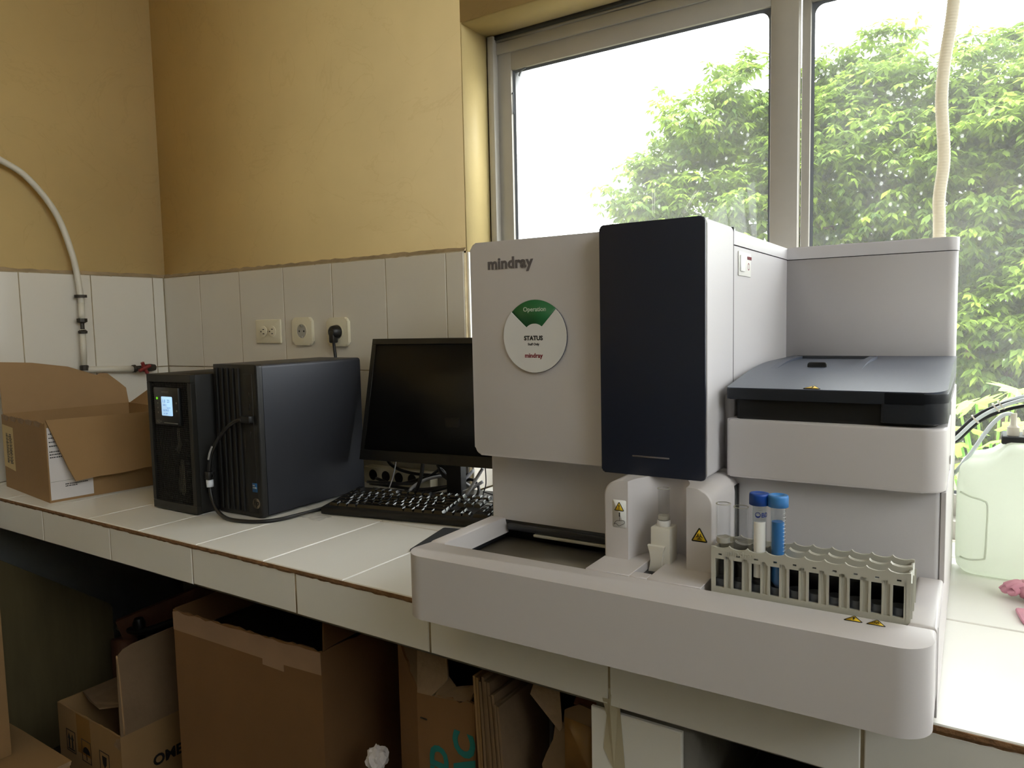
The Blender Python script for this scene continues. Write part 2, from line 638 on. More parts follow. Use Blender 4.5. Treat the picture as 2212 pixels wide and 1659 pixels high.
# back wall: joints at x = 0.2028 + 0.2 i ; rows z 0..0.295, 0.2975..0.590
def MB(x, z, y=-0.004): return Matrix.Translation((x, y, z)) @ Matrix.Rotation(R(90), 4, 'X')
box('grout_bed', 'grout', 0.0, WX0, -0.0088, 0, 0.0, 0.5925, parent=wall_back)
cols = [0.004] + [0.2028 + 0.2 * i for i in range(6)] + [WX0]
for a, b in zip(cols[:-1], cols[1:]):
    for z0, z1 in ((0.001, 0.2955), (0.298, 0.590)):
        if b - a > 0.01:
            tile(wall_back, MB(a + G / 2, z0), b - a - G, z1 - z0, 0.006, 'wall_tile', wob=0.0016)
# jamb tiles inside the window reveal
for z0, z1 in ((0.001, 0.2955), (0.298, 0.590)):
    o = tile(wall_back, Matrix.Translation((WX0, 0.002, z0)) @ Matrix(((0, 0, 1, 0), (1, 0, 0, 0), (0, 1, 0, 0), (0, 0, 0, 1))),
             0.108, z1 - z0, 0.006, 'wall_tile')
# left wall: tiles along y
def ML(y, z): return Matrix(((0, 0, 1, 0.004), (1, 0, 0, y), (0, 1, 0, z), (0, 0, 0, 1)))
box('grout_bed', 'grout', 0, 0.0088, -1.3, 0.0, 0.0, 0.5925, parent=wall_left)
ys = [-0.012, -0.05] + [-0.05 - 0.2 * i for i in range(1, 7)]
for a, b in zip(ys[1:], ys[:-1]):
    for z0, z1 in ((0.001, 0.2955), (0.298, 0.590)):
        tile(wall_left, ML(a + G / 2, z0), b - a - G, z1 - z0, 0.006, 'wall_tile', wob=0.0022)
# rough mortar ledge above the tiles
def ledge(parent, horizontal):
    rnd = random.Random(5 if horizontal else 6)
    bm = bmesh.new()
    n = 70
    L = WX0 if horizontal else 1.3
    prev = None
    for i in range(n + 1):
        s = L * i / n
        zt_ = 0.602 + rnd.uniform(-0.0020, 0.0020)
        zb_ = 0.5885 + rnd.uniform(-0.0010, 0.0008)
        dp = 0.0085 + rnd.uniform(-0.002, 0.0015)
        if horizontal:
            q = [(s, 0, zb_), (s, -dp, zb_), (s, -dp * 0.85, zb_ + 0.006), (s, 0, zt_)]
        else:
            q = [(0, -s, zb_), (dp, -s, zb_), (dp * 0.85, -s, zb_ + 0.006), (0, -s, zt_)]
        cur = [bm.verts.new(p) for p in q]
        if prev:
            for k in range(3):
                bm.faces.new((prev[k], cur[k], cur[k + 1], prev[k + 1]))
        else:
            bm.faces.new(cur)
        prev = cur
    bm.faces.new(prev)
    bmesh.ops.recalc_face_normals(bm, faces=bm.faces[:])
    finish(bm, 'mortar_ledge', 'ledge_mortar', parent, ang=60)
ledge(wall_back, True)
ledge(wall_left, False)
# painted lining of the window reveal (head and jamb above the tiles)
box('reveal_lining', 'paint_reveal', WX0, WX0 + 0.0035, 0.0005, 0.118, 0.592, WZ1, parent=wall_back)
box('reveal_lining', 'paint_reveal', WX0 + 0.0035, WX1, 0.0005, 0.118, WZ1 - 0.0035, WZ1, parent=wall_back)

# window -----------------------------------------------------------
win = struct(thing('window_1', loc=(0, 0, 0)))
WB = 0.0     # sill level
FX0 = WX0 + 0.0035
zt = WZ1 - 0.004
box('shadow_gap', 'alu_dark', FX0, FX0 + 0.006, 0.104, 0.17, WB, zt, parent=win)
box('frame_jamb', 'alu', FX0 + 0.005, FX0 + 0.022, 0.098, 0.17, WB, zt - 0.002, r=0.001, parent=win)
box('head_gap', 'alu_dark', FX0 + 0.022, WX1, 0.106, 0.17, zt - 0.010, zt, parent=win)
box('frame_head_track', 'alu', FX0 + 0.022, WX1, 0.110, 0.17, zt - 0.0145, zt - 0.010, parent=win)
box('frame_head', 'alu', FX0 + 0.022, WX1, 0.112, 0.17, zt - 0.044, zt - 0.017, r=0.001, parent=win)
box('frame_sill', 'alu', FX0 + 0.022, WX1, 0.100, 0.17, WB, WB + 0.035, r=0.001, parent=win)
def sash(x0, x1, y, z0, z1, st_l, st_r, rail, rl=0.018):
    s = thing('sash', loc=(0, 0, 0)); s.parent = win
    box('stile', 'alu', x0, x0 + st_l, y, y + 0.022, z0, z1, r=0.0012, parent=s)
    box('stile', 'alu', x1 - st_r, x1, y, y + 0.022, z0, z1, r=0.0012, parent=s)
    box('rail', 'alu', x0 + st_l, x1 - st_r, y + 0.0006, y + 0.022, z1 - rail, z1, r=0.0012, parent=s)
    box('rail', 'alu', x0 + st_l, x1 - st_r, y + 0.0006, y + 0.022, z0, z0 + rail, r=0.0012, parent=s)
    a, b, c, d = x0 + st_l, x1 - st_r, z0 + rail, z1 - rail
    g = 0.0060
    outer = [(a, c), (b, c), (b, d), (a, d)]
    inner = roundpoly([(a + g, c + g), (b - g, c + g), (b - g, d - g), (a + g, d - g)], [rl, 0.018, 0.018, rl], 6)
    bm = bmesh.new()
    vo = [bm.verts.new((p[0], y + 0.008, p[1])) for p in outer]
    vi = [bm.verts.new((p[0], y + 0.0105, p[1])) for p in inner]
    k = 7
    for q in range(4):
        arc = vi[q * k:(q + 1) * k]
        for i in range(k - 1):
            bm.faces.new((vo[q], arc[i], arc[i + 1]))
        nx = vi[((q + 1) * k) % len(vi)]
        bm.faces.new((vo[q], arc[-1], nx, vo[(q + 1) % 4]))
    finish(bm, 'gasket', 'gasket', s, smooth=False)
    box('pane', 'window_glass', a, b, y + 0.0105, y + 0.0145, c, d, parent=s)
    return s
s1 = sash(FX0 + 0.022, 1.999, 0.117, WB + 0.033, zt - 0.0435, 0.039, 0.054, 0.043, 0.002)
s2 = sash(1.9995, 3.15, 0.143, WB + 0.033, zt - 0.0435, 0.0165, 0.05, 0.043)
s3 = sash(3.12, WX1 - 0.01, 0.117, WB + 0.033, zt - 0.0435, 0.054, 0.039, 0.043)
# torn gasket ends hanging at the first pane
tube('loose_gasket', 'gasket', [(1.362, 0.124, zt - 0.0875), (1.352, 0.120, zt - 0.0925), (1.346, 0.118, zt - 0.105)], 0.0022, 6, win)
tube('loose_gasket', 'gasket', [(1.3245, 0.120, 0.98), (1.328, 0.118, 0.976), (1.3265, 0.120, 0.93)], 0.002, 6, win)
# dried rain drops on the glass
rnd = random.Random(11)
bm = bmesh.new()
cl = [(2.12, 0.88, .07), (2.2, 0.80, .06), (2.35, 0.66, .08), (2.1, 0.72, .05), (1.9, 0.98, .04), (1.75, 0.86, .08), (1.87, 0.72, .05), (2.45, .40, .08), (2.5, .32, .06), (2.16, .60, .07), (2.55, .5, .08), (1.65, .74, .05)]
for cx, cz, s in cl:
    for i in range(22):
        x = rnd.gauss(cx, s); z = rnd.gauss(cz, s * 0.8)
        yy = 0.1535 if x > 2.02 else 0.1275
        if 1.94 < x < 2.03 or x < 1.33: continue
        r0 = rnd.uniform(0.0012, 0.0034)
        ring = [(x + r0 * math.cos(t), z + 1.25 * r0 * math.sin(t)) for t in [2 * math.pi * k / 8 for k in range(8)]]
        o = [bm.verts.new((p[0], yy - 0.0002, p[1])) for p in ring]
        c_ = bm.verts.new((x, yy - 0.0014, z))
        for k in range(8):
            bm.faces.new((o[k], o[(k + 1) % 8], c_))
drops = finish(bm, 'rain_drops', 'film', win, ang=80)
drops['kind'] = 'stuff'

# unseen side window, added at the camera's right to light the left wall
added_win = struct(thing('added_window'))
boxes('frame', 'alu', [(RX + 0.08, RX + 0.13, SY0, SY0 + 0.05, SZ0, SZ1), (RX + 0.08, RX + 0.13, SY1 - 0.05, SY1, SZ0, SZ1),
                       (RX + 0.08, RX + 0.13, SY0 + 0.05, SY1 - 0.05, SZ0, SZ0 + 0.05), (RX + 0.08, RX + 0.13, SY0 + 0.05, SY1 - 0.05, SZ1 - 0.05, SZ1),
                       (RX + 0.08, RX + 0.13, (SY0 + SY1) / 2 - 0.03, (SY0 + SY1) / 2 + 0.03, SZ0 + 0.05, SZ1 - 0.05)], parent=added_win)
for a, b in ((SY0 + 0.05, (SY0 + SY1) / 2 - 0.03), ((SY0 + SY1) / 2 + 0.03, SY1 - 0.05)):
    box('pane', 'window_glass', RX + 0.10, RX + 0.104, a, b, SZ0 + 0.05, SZ1 - 0.05, parent=added_win)

# counter ----------------------------------------------------------
D = 0.6216
counter = thing('tiled_counter', 'white tiled counter with raw brown tile edge under the window', 'counter', (0, 0, 0))
slab = boxes('slab', 'concrete', [(0.004, RX - 0.01, -D + 0.012, -0.0005, -0.090, -0.0065)], parent=counter)
boxes('sill_bed', 'grout', [(WX0 + 0.001, WX1 - 0.001, 0.0, 0.1, -0.020, -0.0016)], parent=wall_back)
bm = bmesh.new()
bbox(bm, 0.006, RX - 0.012, -D + 0.004, -0.0007, -0.0066, -0.0016)
finish(bm, 'grout_bed', 'grout', counter)
xs = [0.008, 0.0514] + [0.2514 + 0.2 * i for i in range(0, 20)]
xs = [x for x in xs if x < RX - 0.1] + [RX - 0.012]
rows = [(-D, -0.3155), (-0.3155, -0.0125)]
for a, b in zip(xs[:-1], xs[1:]):
    for y0, y1 in rows:
        tile(counter, Matrix.Translation((a + G / 2, y0 + (0 if y0 == -D else G / 2), -0.006)), b - a - G, y1 - y0 - G, 0.006, 'counter_tile', wob=0.0003)
for i in range(12):
    a = WX0 + 0.01 + 0.2 * i
    tile(wall_back, Matrix.Translation((a + G / 2, -0.0115, -0.006)), 0.2 - G, 0.108, 0.006, 'counter_tile', wob=0.001)
# brown clay edge of the top tiles, slightly ragged
rnd = random.Random(21)
bm = bmesh.new()
n = 420
prev = None
for i in range(n + 1):
    x = 0.006 + (RX - 0.02) * i / n
    zb = -0.0115 + rnd.uniform(-0.0016, 0.0012)
    yf = -D - 0.0006 + rnd.uniform(-0.0004, 0.0006)
    cur = [bm.verts.new(p) for p in ((x, -D + 0.006, -0.0018), (x, yf - 0.0006, -0.0018), (x, yf - 0.0002, -0.007), (x, -D + 0.003, zb), (x, -D + 0.006, zb))]
    if prev:
        for k in range(5):
            bm.faces.new((prev[k], prev[(k + 1) % 5], cur[(k + 1) % 5], cur[k]))
    prev = cur
bmesh.ops.recalc_face_normals(bm, faces=bm.faces[:])
finish(bm, 'clay_edge', 'tile_clay', counter, smooth=False)
# front apron tiles
box('apron_bed', 'grout', 0.006, RX - 0.012, -D + 0.0036, -D + 0.0125, -0.083, -0.008, parent=counter)
xs = [0.008, 0.1317] + [0.4317 + 0.3 * i for i in range(14)]
xs = [x for x in xs if x < RX - 0.1] + [RX - 0.012]
for a, b in zip(xs[:-1], xs[1:]):
    tile(counter, MB(a + G / 2 + trnd.uniform(-.0005, .0005), -0.0835 + trnd.uniform(-0.0012, 0.0012), -D + 0.0085), b - a - G - 0.001, 0.0725, 0.006, 'counter_tile', 'apron_tile', wob=0.002)
# tiled pier under the counter
pier = box('support_pier', 'concrete', 1.906, 2.040, -D + 0.016, -0.0, ZF, -0.089, parent=counter)
for z0, z1 in ((-0.392, -0.094), (-0.694, -0.394), (-0.81, -0.696)):
    tile(pier, MB(1.9025, z0, -D + 0.0125), 0.1255, z1 - z0, 0.006, 'counter_tile', 'pier_tile')
    tile(pier, Matrix(((0, 0, -1, 1.906), (-1, 0, 0, -0.05), (0, 1, 0, z0), (0, 0, 0, 1))), 0.5, z1 - z0, 0.004, 'counter_tile', 'pier_tile')
sheet('tape_strip', 'tape_clear', [(1.926, -D + 0.0062, -0.045), (1.945, -D + 0.0062, -0.043), (1.946, -D + 0.0022, -0.082), (1.9455, -D + 0.0058, -0.086), (1.952, -D + 0.0058, -0.170), (1.936, -D + 0.0058, -0.172), (1.921, -D + 0.0058, -0.146), (1.926, -D + 0.0058, -0.1), (1.922, -D + 0.002, -0.075), (1.932, -D + 0.002, -0.074)], 0.0003, counter)

# ------------------------------------------------------------------ unseen ceiling lamps, added behind the camera as interior fill
for i, (lx, ly) in enumerate(((1.5, -2.1), (3.0, -2.1))):
    t = thing('added_ceiling_lamp', 'added unseen white twin tube ceiling lamp for fill light', 'lamp', (lx, ly, ZC), R(90), 'added twin tube fill lamps')
    box('housing', 'fill_lamp_housing', -0.62, 0.62, -0.08, 0.08, -0.05, 0, r=0.006, parent=t)
    for s in (-1, 1):
        bm = bmesh.new()
        tube_bm(bm, [(-0.59, s * 0.045, -0.068), (0.59, s * 0.045, -0.068)], 0.014, 12)
        finish(bm, 'tube', 'fill_lamp_tube', t)
        for e in (-1, 1):
            box('end_cap', 'fill_lamp_housing', e * 0.6 - 0.012, e * 0.6 + 0.012, s * 0.045 - 0.012, s * 0.045 + 0.012, -0.085, -0.05, parent=t)

# ------------------------------------------------------------------ blood analyser
AL, ARZ = (2.0, -0.4, 0.0), 0.021
def aw(x, y, z):
    """analyser coordinates to world"""
    c, s = math.cos(ARZ), math.sin(ARZ)
    return (AL[0] + x * c - y * s, AL[1] + x * s + y * c, AL[2] + z)
an = thing('blood_analyzer', 'large white and navy bench-top blood analyser on the tiled counter', 'analyzer', AL, ARZ)
# lower housing with feet, tray floor
bm = bmesh.new()
bbox(bm, -0.340, 0.2895, -0.083, 0.345, 0.006, 0.2125, r=0.006, seg=3, pick=lambda ax, m_: ax == 2)
finish(bm, 'lower_housing', 'body_white2', an)
for x in (-0.30, 0.25):
    for y in (-0.20, 0.33):
        lathe('foot', 'seam', [(0, 0), (0.014, 0), (0.016, 0.007), (0, 0.007)], 14, an, (x, y, 0))
box('chassis', 'tray_dark', -0.332, 0.2885, -0.252, -0.082, 0.007, 0.056, parent=an)
box('tray_floor', 'tray_metal', -0.313, -0.0885, -0.2443, -0.0835, 0.056, 0.0740, parent=an)
box('rack_bay_floor', 'tray_dark', 0.0585, 0.2675, -0.2443, -0.0835, 0.056, 0.0602, parent=an)
box('tray_back_slot', 'slot_black', -0.313, -0.0885, -0.0842, -0.0832, 0.0740, 0.1015, parent=an)
box('tray_end_wall', 'tray_dark', -0.3145, -0.3125, -0.2443, -0.0835, 0.0602, 0.094, parent=an)
box('push_bar', 'tray_dark', -0.305, -0.105, -0.094, -0.0842, 0.088, 0.0985, r=0.002, parent=an)
box('guide_rail', 'rack_grey', -0.255, -0.0885, -0.0965, -0.0842, 0.0835, 0.0875, r=0.0008, parent=an)
box('guide_rail_end', 'rack_grey', -0.105, -0.0885, -0.0965, -0.0842, 0.0875, 0.0965, parent=an)
# front bar
pts = roundpoly([(-0.3385, -0.2448), (-0.3385, -0.3105), (0.2935, -0.3105), (0.2935, -0.2448)], [0, 0.040, 0.036, 0], 12)
bm = bmesh.new()
prism_bm(bm, pts, 0.018, 0.1055, 0.0060, 4)
finish(bm, 'front_bar', 'body_white', an)
for s, (x0, x1) in ((-1, (-0.3400, -0.3140)), (1, (0.2675, 0.2938))):
    bm = bmesh.new()
    bbox(bm, x0, x1, -0.2432, -0.0835, 0.030, 0.1055, r=0.0045, seg=3, pick=lambda ax, m_: m_.z > 0.09 and ax in (0, 1))
    finish(bm, 'side_arm', 'body_white', an)
    bm = bmesh.new()
    if s < 0:
        prism_bm(bm, [(-0.3143, 0.1045), (-0.3143, 0.082), (-0.3075, 0.082)], 0.0838, 0.2440, M=M_XZ)
        finish(bm, 'arm_bevel', 'body_white', an)
    else:
        bm.free()
# platform with slot
boxes('platform', 'body_white', [
    (-0.0885, -0.0300, -0.2500, -0.083, 0.0840, 0.1072),
    (-0.0075, 0.0585, -0.2500, -0.083, 0.0840, 0.1072),
    (-0.0300, -0.0075, -0.2500, -0.2325, 0.0840, 0.1072),
    (-0.0300, -0.0075, -0.1640, -0.083, 0.0840, 0.1072)], parent=an, r=0.0007)
box('slot_floor', 'slot_black', -0.0302, -0.0073, -0.2327, -0.1638, 0.0845, 0.0905, parent=an)
box('slot_step', 'tray_dark', -0.0300, -0.0075, -0.2150, -0.1640, 0.0905, 0.0965, parent=an)
# sampling pod: rounded shoulders and a half-round recess
cx, hw, dp = -0.0155, 0.0385, 0.058
rec = []
for k in range(0, 25):
    w = math.pi * k / 24
    rec.append((cx - hw * math.cos(w), -0.1955 + dp * math.sin(w)))
out = [(-0.0880, -0.083), (-0.0880, -0.1955)] + rec + [(0.0560, -0.1955), (0.0560, -0.083)]
bm = bmesh.new()
prism_bm(bm, out, 0.1065, 0.2095)
es = []
for e in bm.edges:
    a, b = e.verts
    if a.co.z > 0.2 and b.co.z > 0.2 and abs(a.co.x - b.co.x) < 1e-5 and (abs(a.co.x + 0.088) < 1e-4 or abs(a.co.x - 0.056) < 1e-4):
        es.append(e)
bmesh.ops.bevel(bm, geom=es, offset=0.021, segments=8, affect='EDGES', profile=0.5)
es = [e for e in bm.edges if abs(e.verts[0].co.y + 0.1955) < 1e-4 and abs(e.verts[1].co.y + 0.1955) < 1e-4
      and (e.verts[0].co.x < -0.0665 or e.verts[0].co.x > 0.0351) and (e.verts[1].co.x < -0.0665 or e.verts[1].co.x > 0.0351)]
bmesh.ops.bevel(bm, geom=es, offset=0.004, segments=3, affect='EDGES', profile=0.5)
finish(bm, 'sampling_pod', 'body_white', an, ang=30)
box('pod_seam', 'slot_black', 0.0555, 0.0572, -0.100, -0.083, 0.1072, 0.196, parent=an)
# tube holder in the pod
hx = -0.0135
th_ = box('tube_holder', 'holder_white', hx - 0.0130, hx + 0.0128, -0.1885, -0.1610, 0.0910, 0.1525, r=0.0015, parent=an)
gp = []
for k in range(13):
    t = k / 12
    gp.append((hx - 0.0155 + 0.0040 * math.sin(math.pi * t), 0.0925 + 0.0375 * t))
for k in range(13):
    t = 1 - k / 12
    gp.append((hx + 0.0075 - 0.0040 * math.sin(math.pi * t), 0.0925 + 0.0375 * t))
bm = bmesh.new()
prism_bm(bm, gp, 0.1870, 0.1935, 0.0008, 1, M=M_XZ)
finish(bm, 'holder_grip', 'holder_white', th_)
lathe('holder_ring', 'print_white', [(0.0078, 0.151), (0.0088, 0.1530), (0.0088, 0.1575), (0.0082, 0.160), (0.0066, 0.160), (0.0066, 0.151)], 24, th_, (hx, -0.1750, 0))
# white front door, right column with navy front
prism('front_door', 'body_white', roundpoly([(-0.3405, 0.2115), (-0.1118, 0.2115), (-0.1118, 0.5375), (-0.3405, 0.5375)], [0.012, 0.002, 0.002, 0.010], 5), 0.083, 0.1255, 0.0040, 3, an, M_XZ)
bm = bmesh.new()
bbox(bm, -0.3385, 0.0318, -0.083, 0.345, 0.2125, 0.5155, r=0.003, seg=1, pick=lambda ax, m_: ax == 2)
finish(bm, 'upper_housing', 'body_white2', an)
box('cover_seam', 'seam', -0.3365, 0.0305, -0.081, 0.343, 0.5153, 0.5172, parent=an)
bm = bmesh.new()
bbox(bm, -0.3385, 0.0325, -0.083, 0.350, 0.5170, 0.5375, r=0.003, seg=2, pick=lambda ax, m_: m_.z > 0.53)
finish(bm, 'top_cover', 'body_white2', an)
bm = bmesh.new()
prism_bm(bm, roundpoly([(-0.1110, 0.2110), (0.0335, 0.2110), (0.0335, 0.5415), (-0.1110, 0.5415)], [0.006, 0.006, 0.008, 0.004], 5), 0.0285, 0.1450, 0.0012, 2, M=M_XZ)
finish(bm, 'column', 'body_white2', an)
prism('column_edge', 'alu', roundpoly([(-0.1104, 0.2105), (0.0331, 0.2105), (0.0331, 0.5415), (-0.1104, 0.5415)], [0.006, 0.006, 0.008, 0.004], 5), 0.1445, 0.1475, 0.0, 2, an, M_XZ)
prism('navy_panel', 'navy', roundpoly([(-0.1105, 0.2095), (0.0330, 0.2095), (0.0330, 0.5420), (-0.1105, 0.5420)], [0.0045, 0.005, 0.006, 0.005], 6), 0.1470, 0.1525, 0.0022, 3, an, M_XZ)
prism('indicator_line', 'logo_grey', roundpoly([(-0.0655, 0.2340), (-0.0140, 0.2340), (-0.0140, 0.2362), (-0.0655, 0.2362)], 0.001, 3), 0.1522, 0.1530, 0, 1, an, M_XZ)
box('column_seam', 'slot_black', 0.0300, 0.0338, -0.0287, -0.0272, 0.2125, 0.5400, parent=an)
# rear right block
bm = bmesh.new()
prism_bm(bm, roundpoly([(0.030, 0.3200), (0.2925, 0.3200), (0.2925, 0.350), (0.030, 0.350)], [0, 0.014, 0.004, 0], 6), 0.2000, 0.5150)
finish(bm, 'rear_block', 'body_white2', an)
prism('rear_cover_seam', 'seam', roundpoly([(0.031, 0.3212), (0.2912, 0.3212), (0.2912, 0.349), (0.031, 0.349)], [0, 0.014, 0.004, 0], 6), 0.5148, 0.5165, parent=an)
bm = bmesh.new()
prism_bm(bm, roundpoly([(0.0325, 0.3190), (0.2935, 0.3190), (0.2935, 0.351), (0.0325, 0.351)], [0, 0.015, 0.004, 0], 6), 0.5163, 0.5375, 0.0025, 2, bottom=False)
finish(bm, 'rear_cover', 'body_white2', an)
# drawer unit on the right
plan = lambda g, y1=0.3195: roundpoly([(0.0450 + g, -0.1010 + g), (0.2940 - g, -0.1010 + g), (0.2940 - g, y1), (0.0450 + g, y1)], [0.005, 0.024, 0, 0], 8)
bm = bmesh.new()
prism_bm(bm, plan(0), 0.2085, 0.2840, 0.0035, 3)
finish(bm, 'reagent_drawer', 'body_white', an)
box('module_core', 'body_white2', 0.034, 0.0470, -0.0700, 0.3195, 0.2120, 0.312, parent=an)
prism('lid_band', 'slot_black', plan(0.0100), 0.2838, 0.3150, 0.001, 1, an)
# lid: curved top, front lip, deep right corner
def lidz(y):
    t = max(0.0, min(1.0, (y + 0.101) / 0.24))
    return 0.3255 + 0.0215 * math.sin(t * math.pi / 2)
bm = bmesh.new()
PL = plan(0)
ysamp = [-0.101 + 0.4205 * k / 16 for k in range(17)]
# outline resampled so that the top can bend in y
def lid_outline():
    o = []
    for i in range(len(PL)):
        a = PL[i]; b = PL[(i + 1) % len(PL)]
        o.append(a)
        if abs(a[0] - b[0]) < 1e-6 and abs(a[1] - b[1]) > 0.05:
            s = sorted([y for y in ysamp if min(a[1], b[1]) < y < max(a[1], b[1])], reverse=a[1] > b[1])
            o += [(a[0], y) for y in s]
    return o
OL = lid_outline()
hi = [bm.verts.new((p[0], p[1], lidz(p[1]))) for p in OL]
md = [bm.verts.new((p[0] , p[1], lidz(p[1]) - 0.0015)) for p in OL]
lo = [bm.verts.new((p[0], p[1], 0.3115)) for p in OL]
n = len(OL)
for i in range(n):
    j = (i + 1) % n
    bm.faces.new((md[i], md[j], hi[j], hi[i]))
    bm.faces.new((lo[i], lo[j], md[j], md[i]))
bm.faces.new(list(reversed(lo)))
# top skin: strips between left and right borders
left = sorted([v for v in hi if v.co.x < 0.1], key=lambda v: v.co.y)
right = sorted([v for v in hi if v.co.x > 0.1], key=lambda v: v.co.y)
i = j = 0
while i < len(left) - 1 or j < len(right) - 1:
    if j >= len(right) - 1 or (i < len(left) - 1 and left[i + 1].co.y <= right[j + 1].co.y):
        if left[i].co.z != left[i + 1].co.z or left[i].co.y != left[i + 1].co.y or True:
            try: bm.faces.new((left[i], right[j], left[i + 1]))
            except ValueError: pass
        i += 1
    else:
        try: bm.faces.new((left[i], right[j], right[j + 1]))
        except ValueError: pass
        j += 1
bmesh.ops.recalc_face_normals(bm, faces=bm.faces[:])
lid = finish(bm, 'lid', 'navy_lid_sheen', an, ang=30)
# cut the grip well out of the lid
cut = box('cutter', 'navy_lid_sheen', 0.0700, 0.1880, 0.0200, 0.2300, 0.3300, 0.3700)
md_ = lid.modifiers.new('well', 'BOOLEAN'); md_.operation = 'DIFFERENCE'; md_.object = cut; md_.solver = 'EXACT'
bpy.context.view_layer.update()
dg_ = bpy.context.evaluated_depsgraph_get()
cut.parent = None
lid_me = bpy.data.meshes.new_from_object(lid.evaluated_get(dg_))
lid.modifiers.clear()
if len(lid_me.polygons) > 20:
    lid.data = lid_me
bpy.data.objects.remove(cut, do_unlink=True)
# dark skirt of the lid: front lip and the deep corner block
bm = bmesh.new()
prism_bm(bm, roundpoly([(0.0446, -0.1014), (0.2944, -0.1014), (0.2944, 0.30), (0.2800, 0.30), (0.2700, -0.085), (0.0446, -0.085)], [0.005, 0.024, 0, 0, 0, 0], 8), 0.3105, 0.3245, 0.002, 2)
finish(bm, 'lid_lip', 'navy_lid_side', an)
bm = bmesh.new()
prism_bm(bm, roundpoly([(0.2260, -0.1014), (0.2944, -0.1014), (0.2944, 0.02), (0.2260, 0.02)], [0.004, 0.024, 0, 0], 8), 0.2885, 0.3240, 0.0015, 2)
finish(bm, 'lid_corner', 'navy_lid_side', an)
# grip well in the lid
wx0, wx1, wy0, wy1 = 0.0690, 0.1890, 0.0205, 0.220
box('grip_well', 'tray_dark', wx0 + 0.001, wx1 - 0.001, wy0, wy1 + 0.008, 0.3285, 0.3312, parent=an)
for x in (wx0, wx1 - 0.010):
    pts = []
    for k in range(9):
        t = k / 8
        pts.append((wy0 + (wy1 - wy0 + 0.008) * t, lidz(wy0 + (wy1 - wy0) * t) - 0.0004 + 0.0045 * math.sin(t * math.pi * 0.6)))
    poly = pts + [(p[0], 0.3300) for p in reversed(pts)]
    bm = bmesh.new()
    prism_bm(bm, poly, x, x + 0.010, 0.0, 1, M=M_YZ)
    finish(bm, 'grip_frame', 'navy_lid_sheen', an)
box('grip_frame', 'navy_lid_side', wx0, wx1, wy1 - 0.002, wy1 + 0.009, 0.330, 0.3515, r=0.002, parent=an)
prism('grip_tab', 'plastic_black2', roundpoly([(0.1160, 0.331), (0.1420, 0.331), (0.1420, 0.3505), (0.1160, 0.3505)], [0, 0, 0.004, 0.004], 4), -0.060, -0.054, 0.0008, 1, an, M_XZ)
# right side skins
boxes('side_panel', 'body_white', [(0.2892, 0.2948, -0.226, 0.347, 0.0045, 0.1000), (0.2892, 0.2948, -0.0815, 0.347, 0.1000, 0.2080)], parent=an, r=0.0006)
boxes('side_panel_upper', 'body_white', [(0.2880, 0.2944, 0.06, 0.347, 0.2080, 0.30)], parent=an, r=0.0006)
lathe('side_plug', 'alu', [(0, 0), (0.006, 0), (0.006, 0.0012), (0, 0.0012)], 14, an, M=Matrix.Translation((0.2945, 0.03, 0.228)) @ Matrix.Rotation(R(90), 4, 'Y'))
# power switch plate on the inner wall
sw = box('switch_plate', 'sticker_white', 0.0320, 0.0334, 0.0005, 0.0660, 0.4755, 0.5095, r=0.0004, parent=an)
box('rocker', 'print_white', 0.0330, 0.0352, 0.0060, 0.0290, 0.4815, 0.5045, r=0.0008, parent=sw)
text('switch_print', 'print_red', 'ON/OFF', 0.0068, frame_m((0.0336, 0.0440, 0.5000), (0, 1, 0), (0, 0, 1)), sw)
bm = bmesh.new()
for k in range(16):
    a0 = 2 * math.pi * k / 16; a1 = 2 * math.pi * (k + 1) / 16
    q = []
    for r_, a in ((1, a0), (1, a1), (.72, a1), (.72, a0)):
        q.append(bm.verts.new((0.0336, 0.0525 + 0.0055 * r_ * math.cos(a), 0.4900 + 0.0055 * r_ * math.sin(a))))
    bm.faces.new(q)
finish(bm, 'switch_symbol', 'print_red', sw, smooth=False)
# maker's name on the door and moulded signs
text('maker_logo', 'logo_grey', 'mindray', 0.0232, frame_m((-0.3085, -0.1258, 0.4965), (1, 0, 0), (0, 0, 1)), an, offset=0.00085, space=1.04)

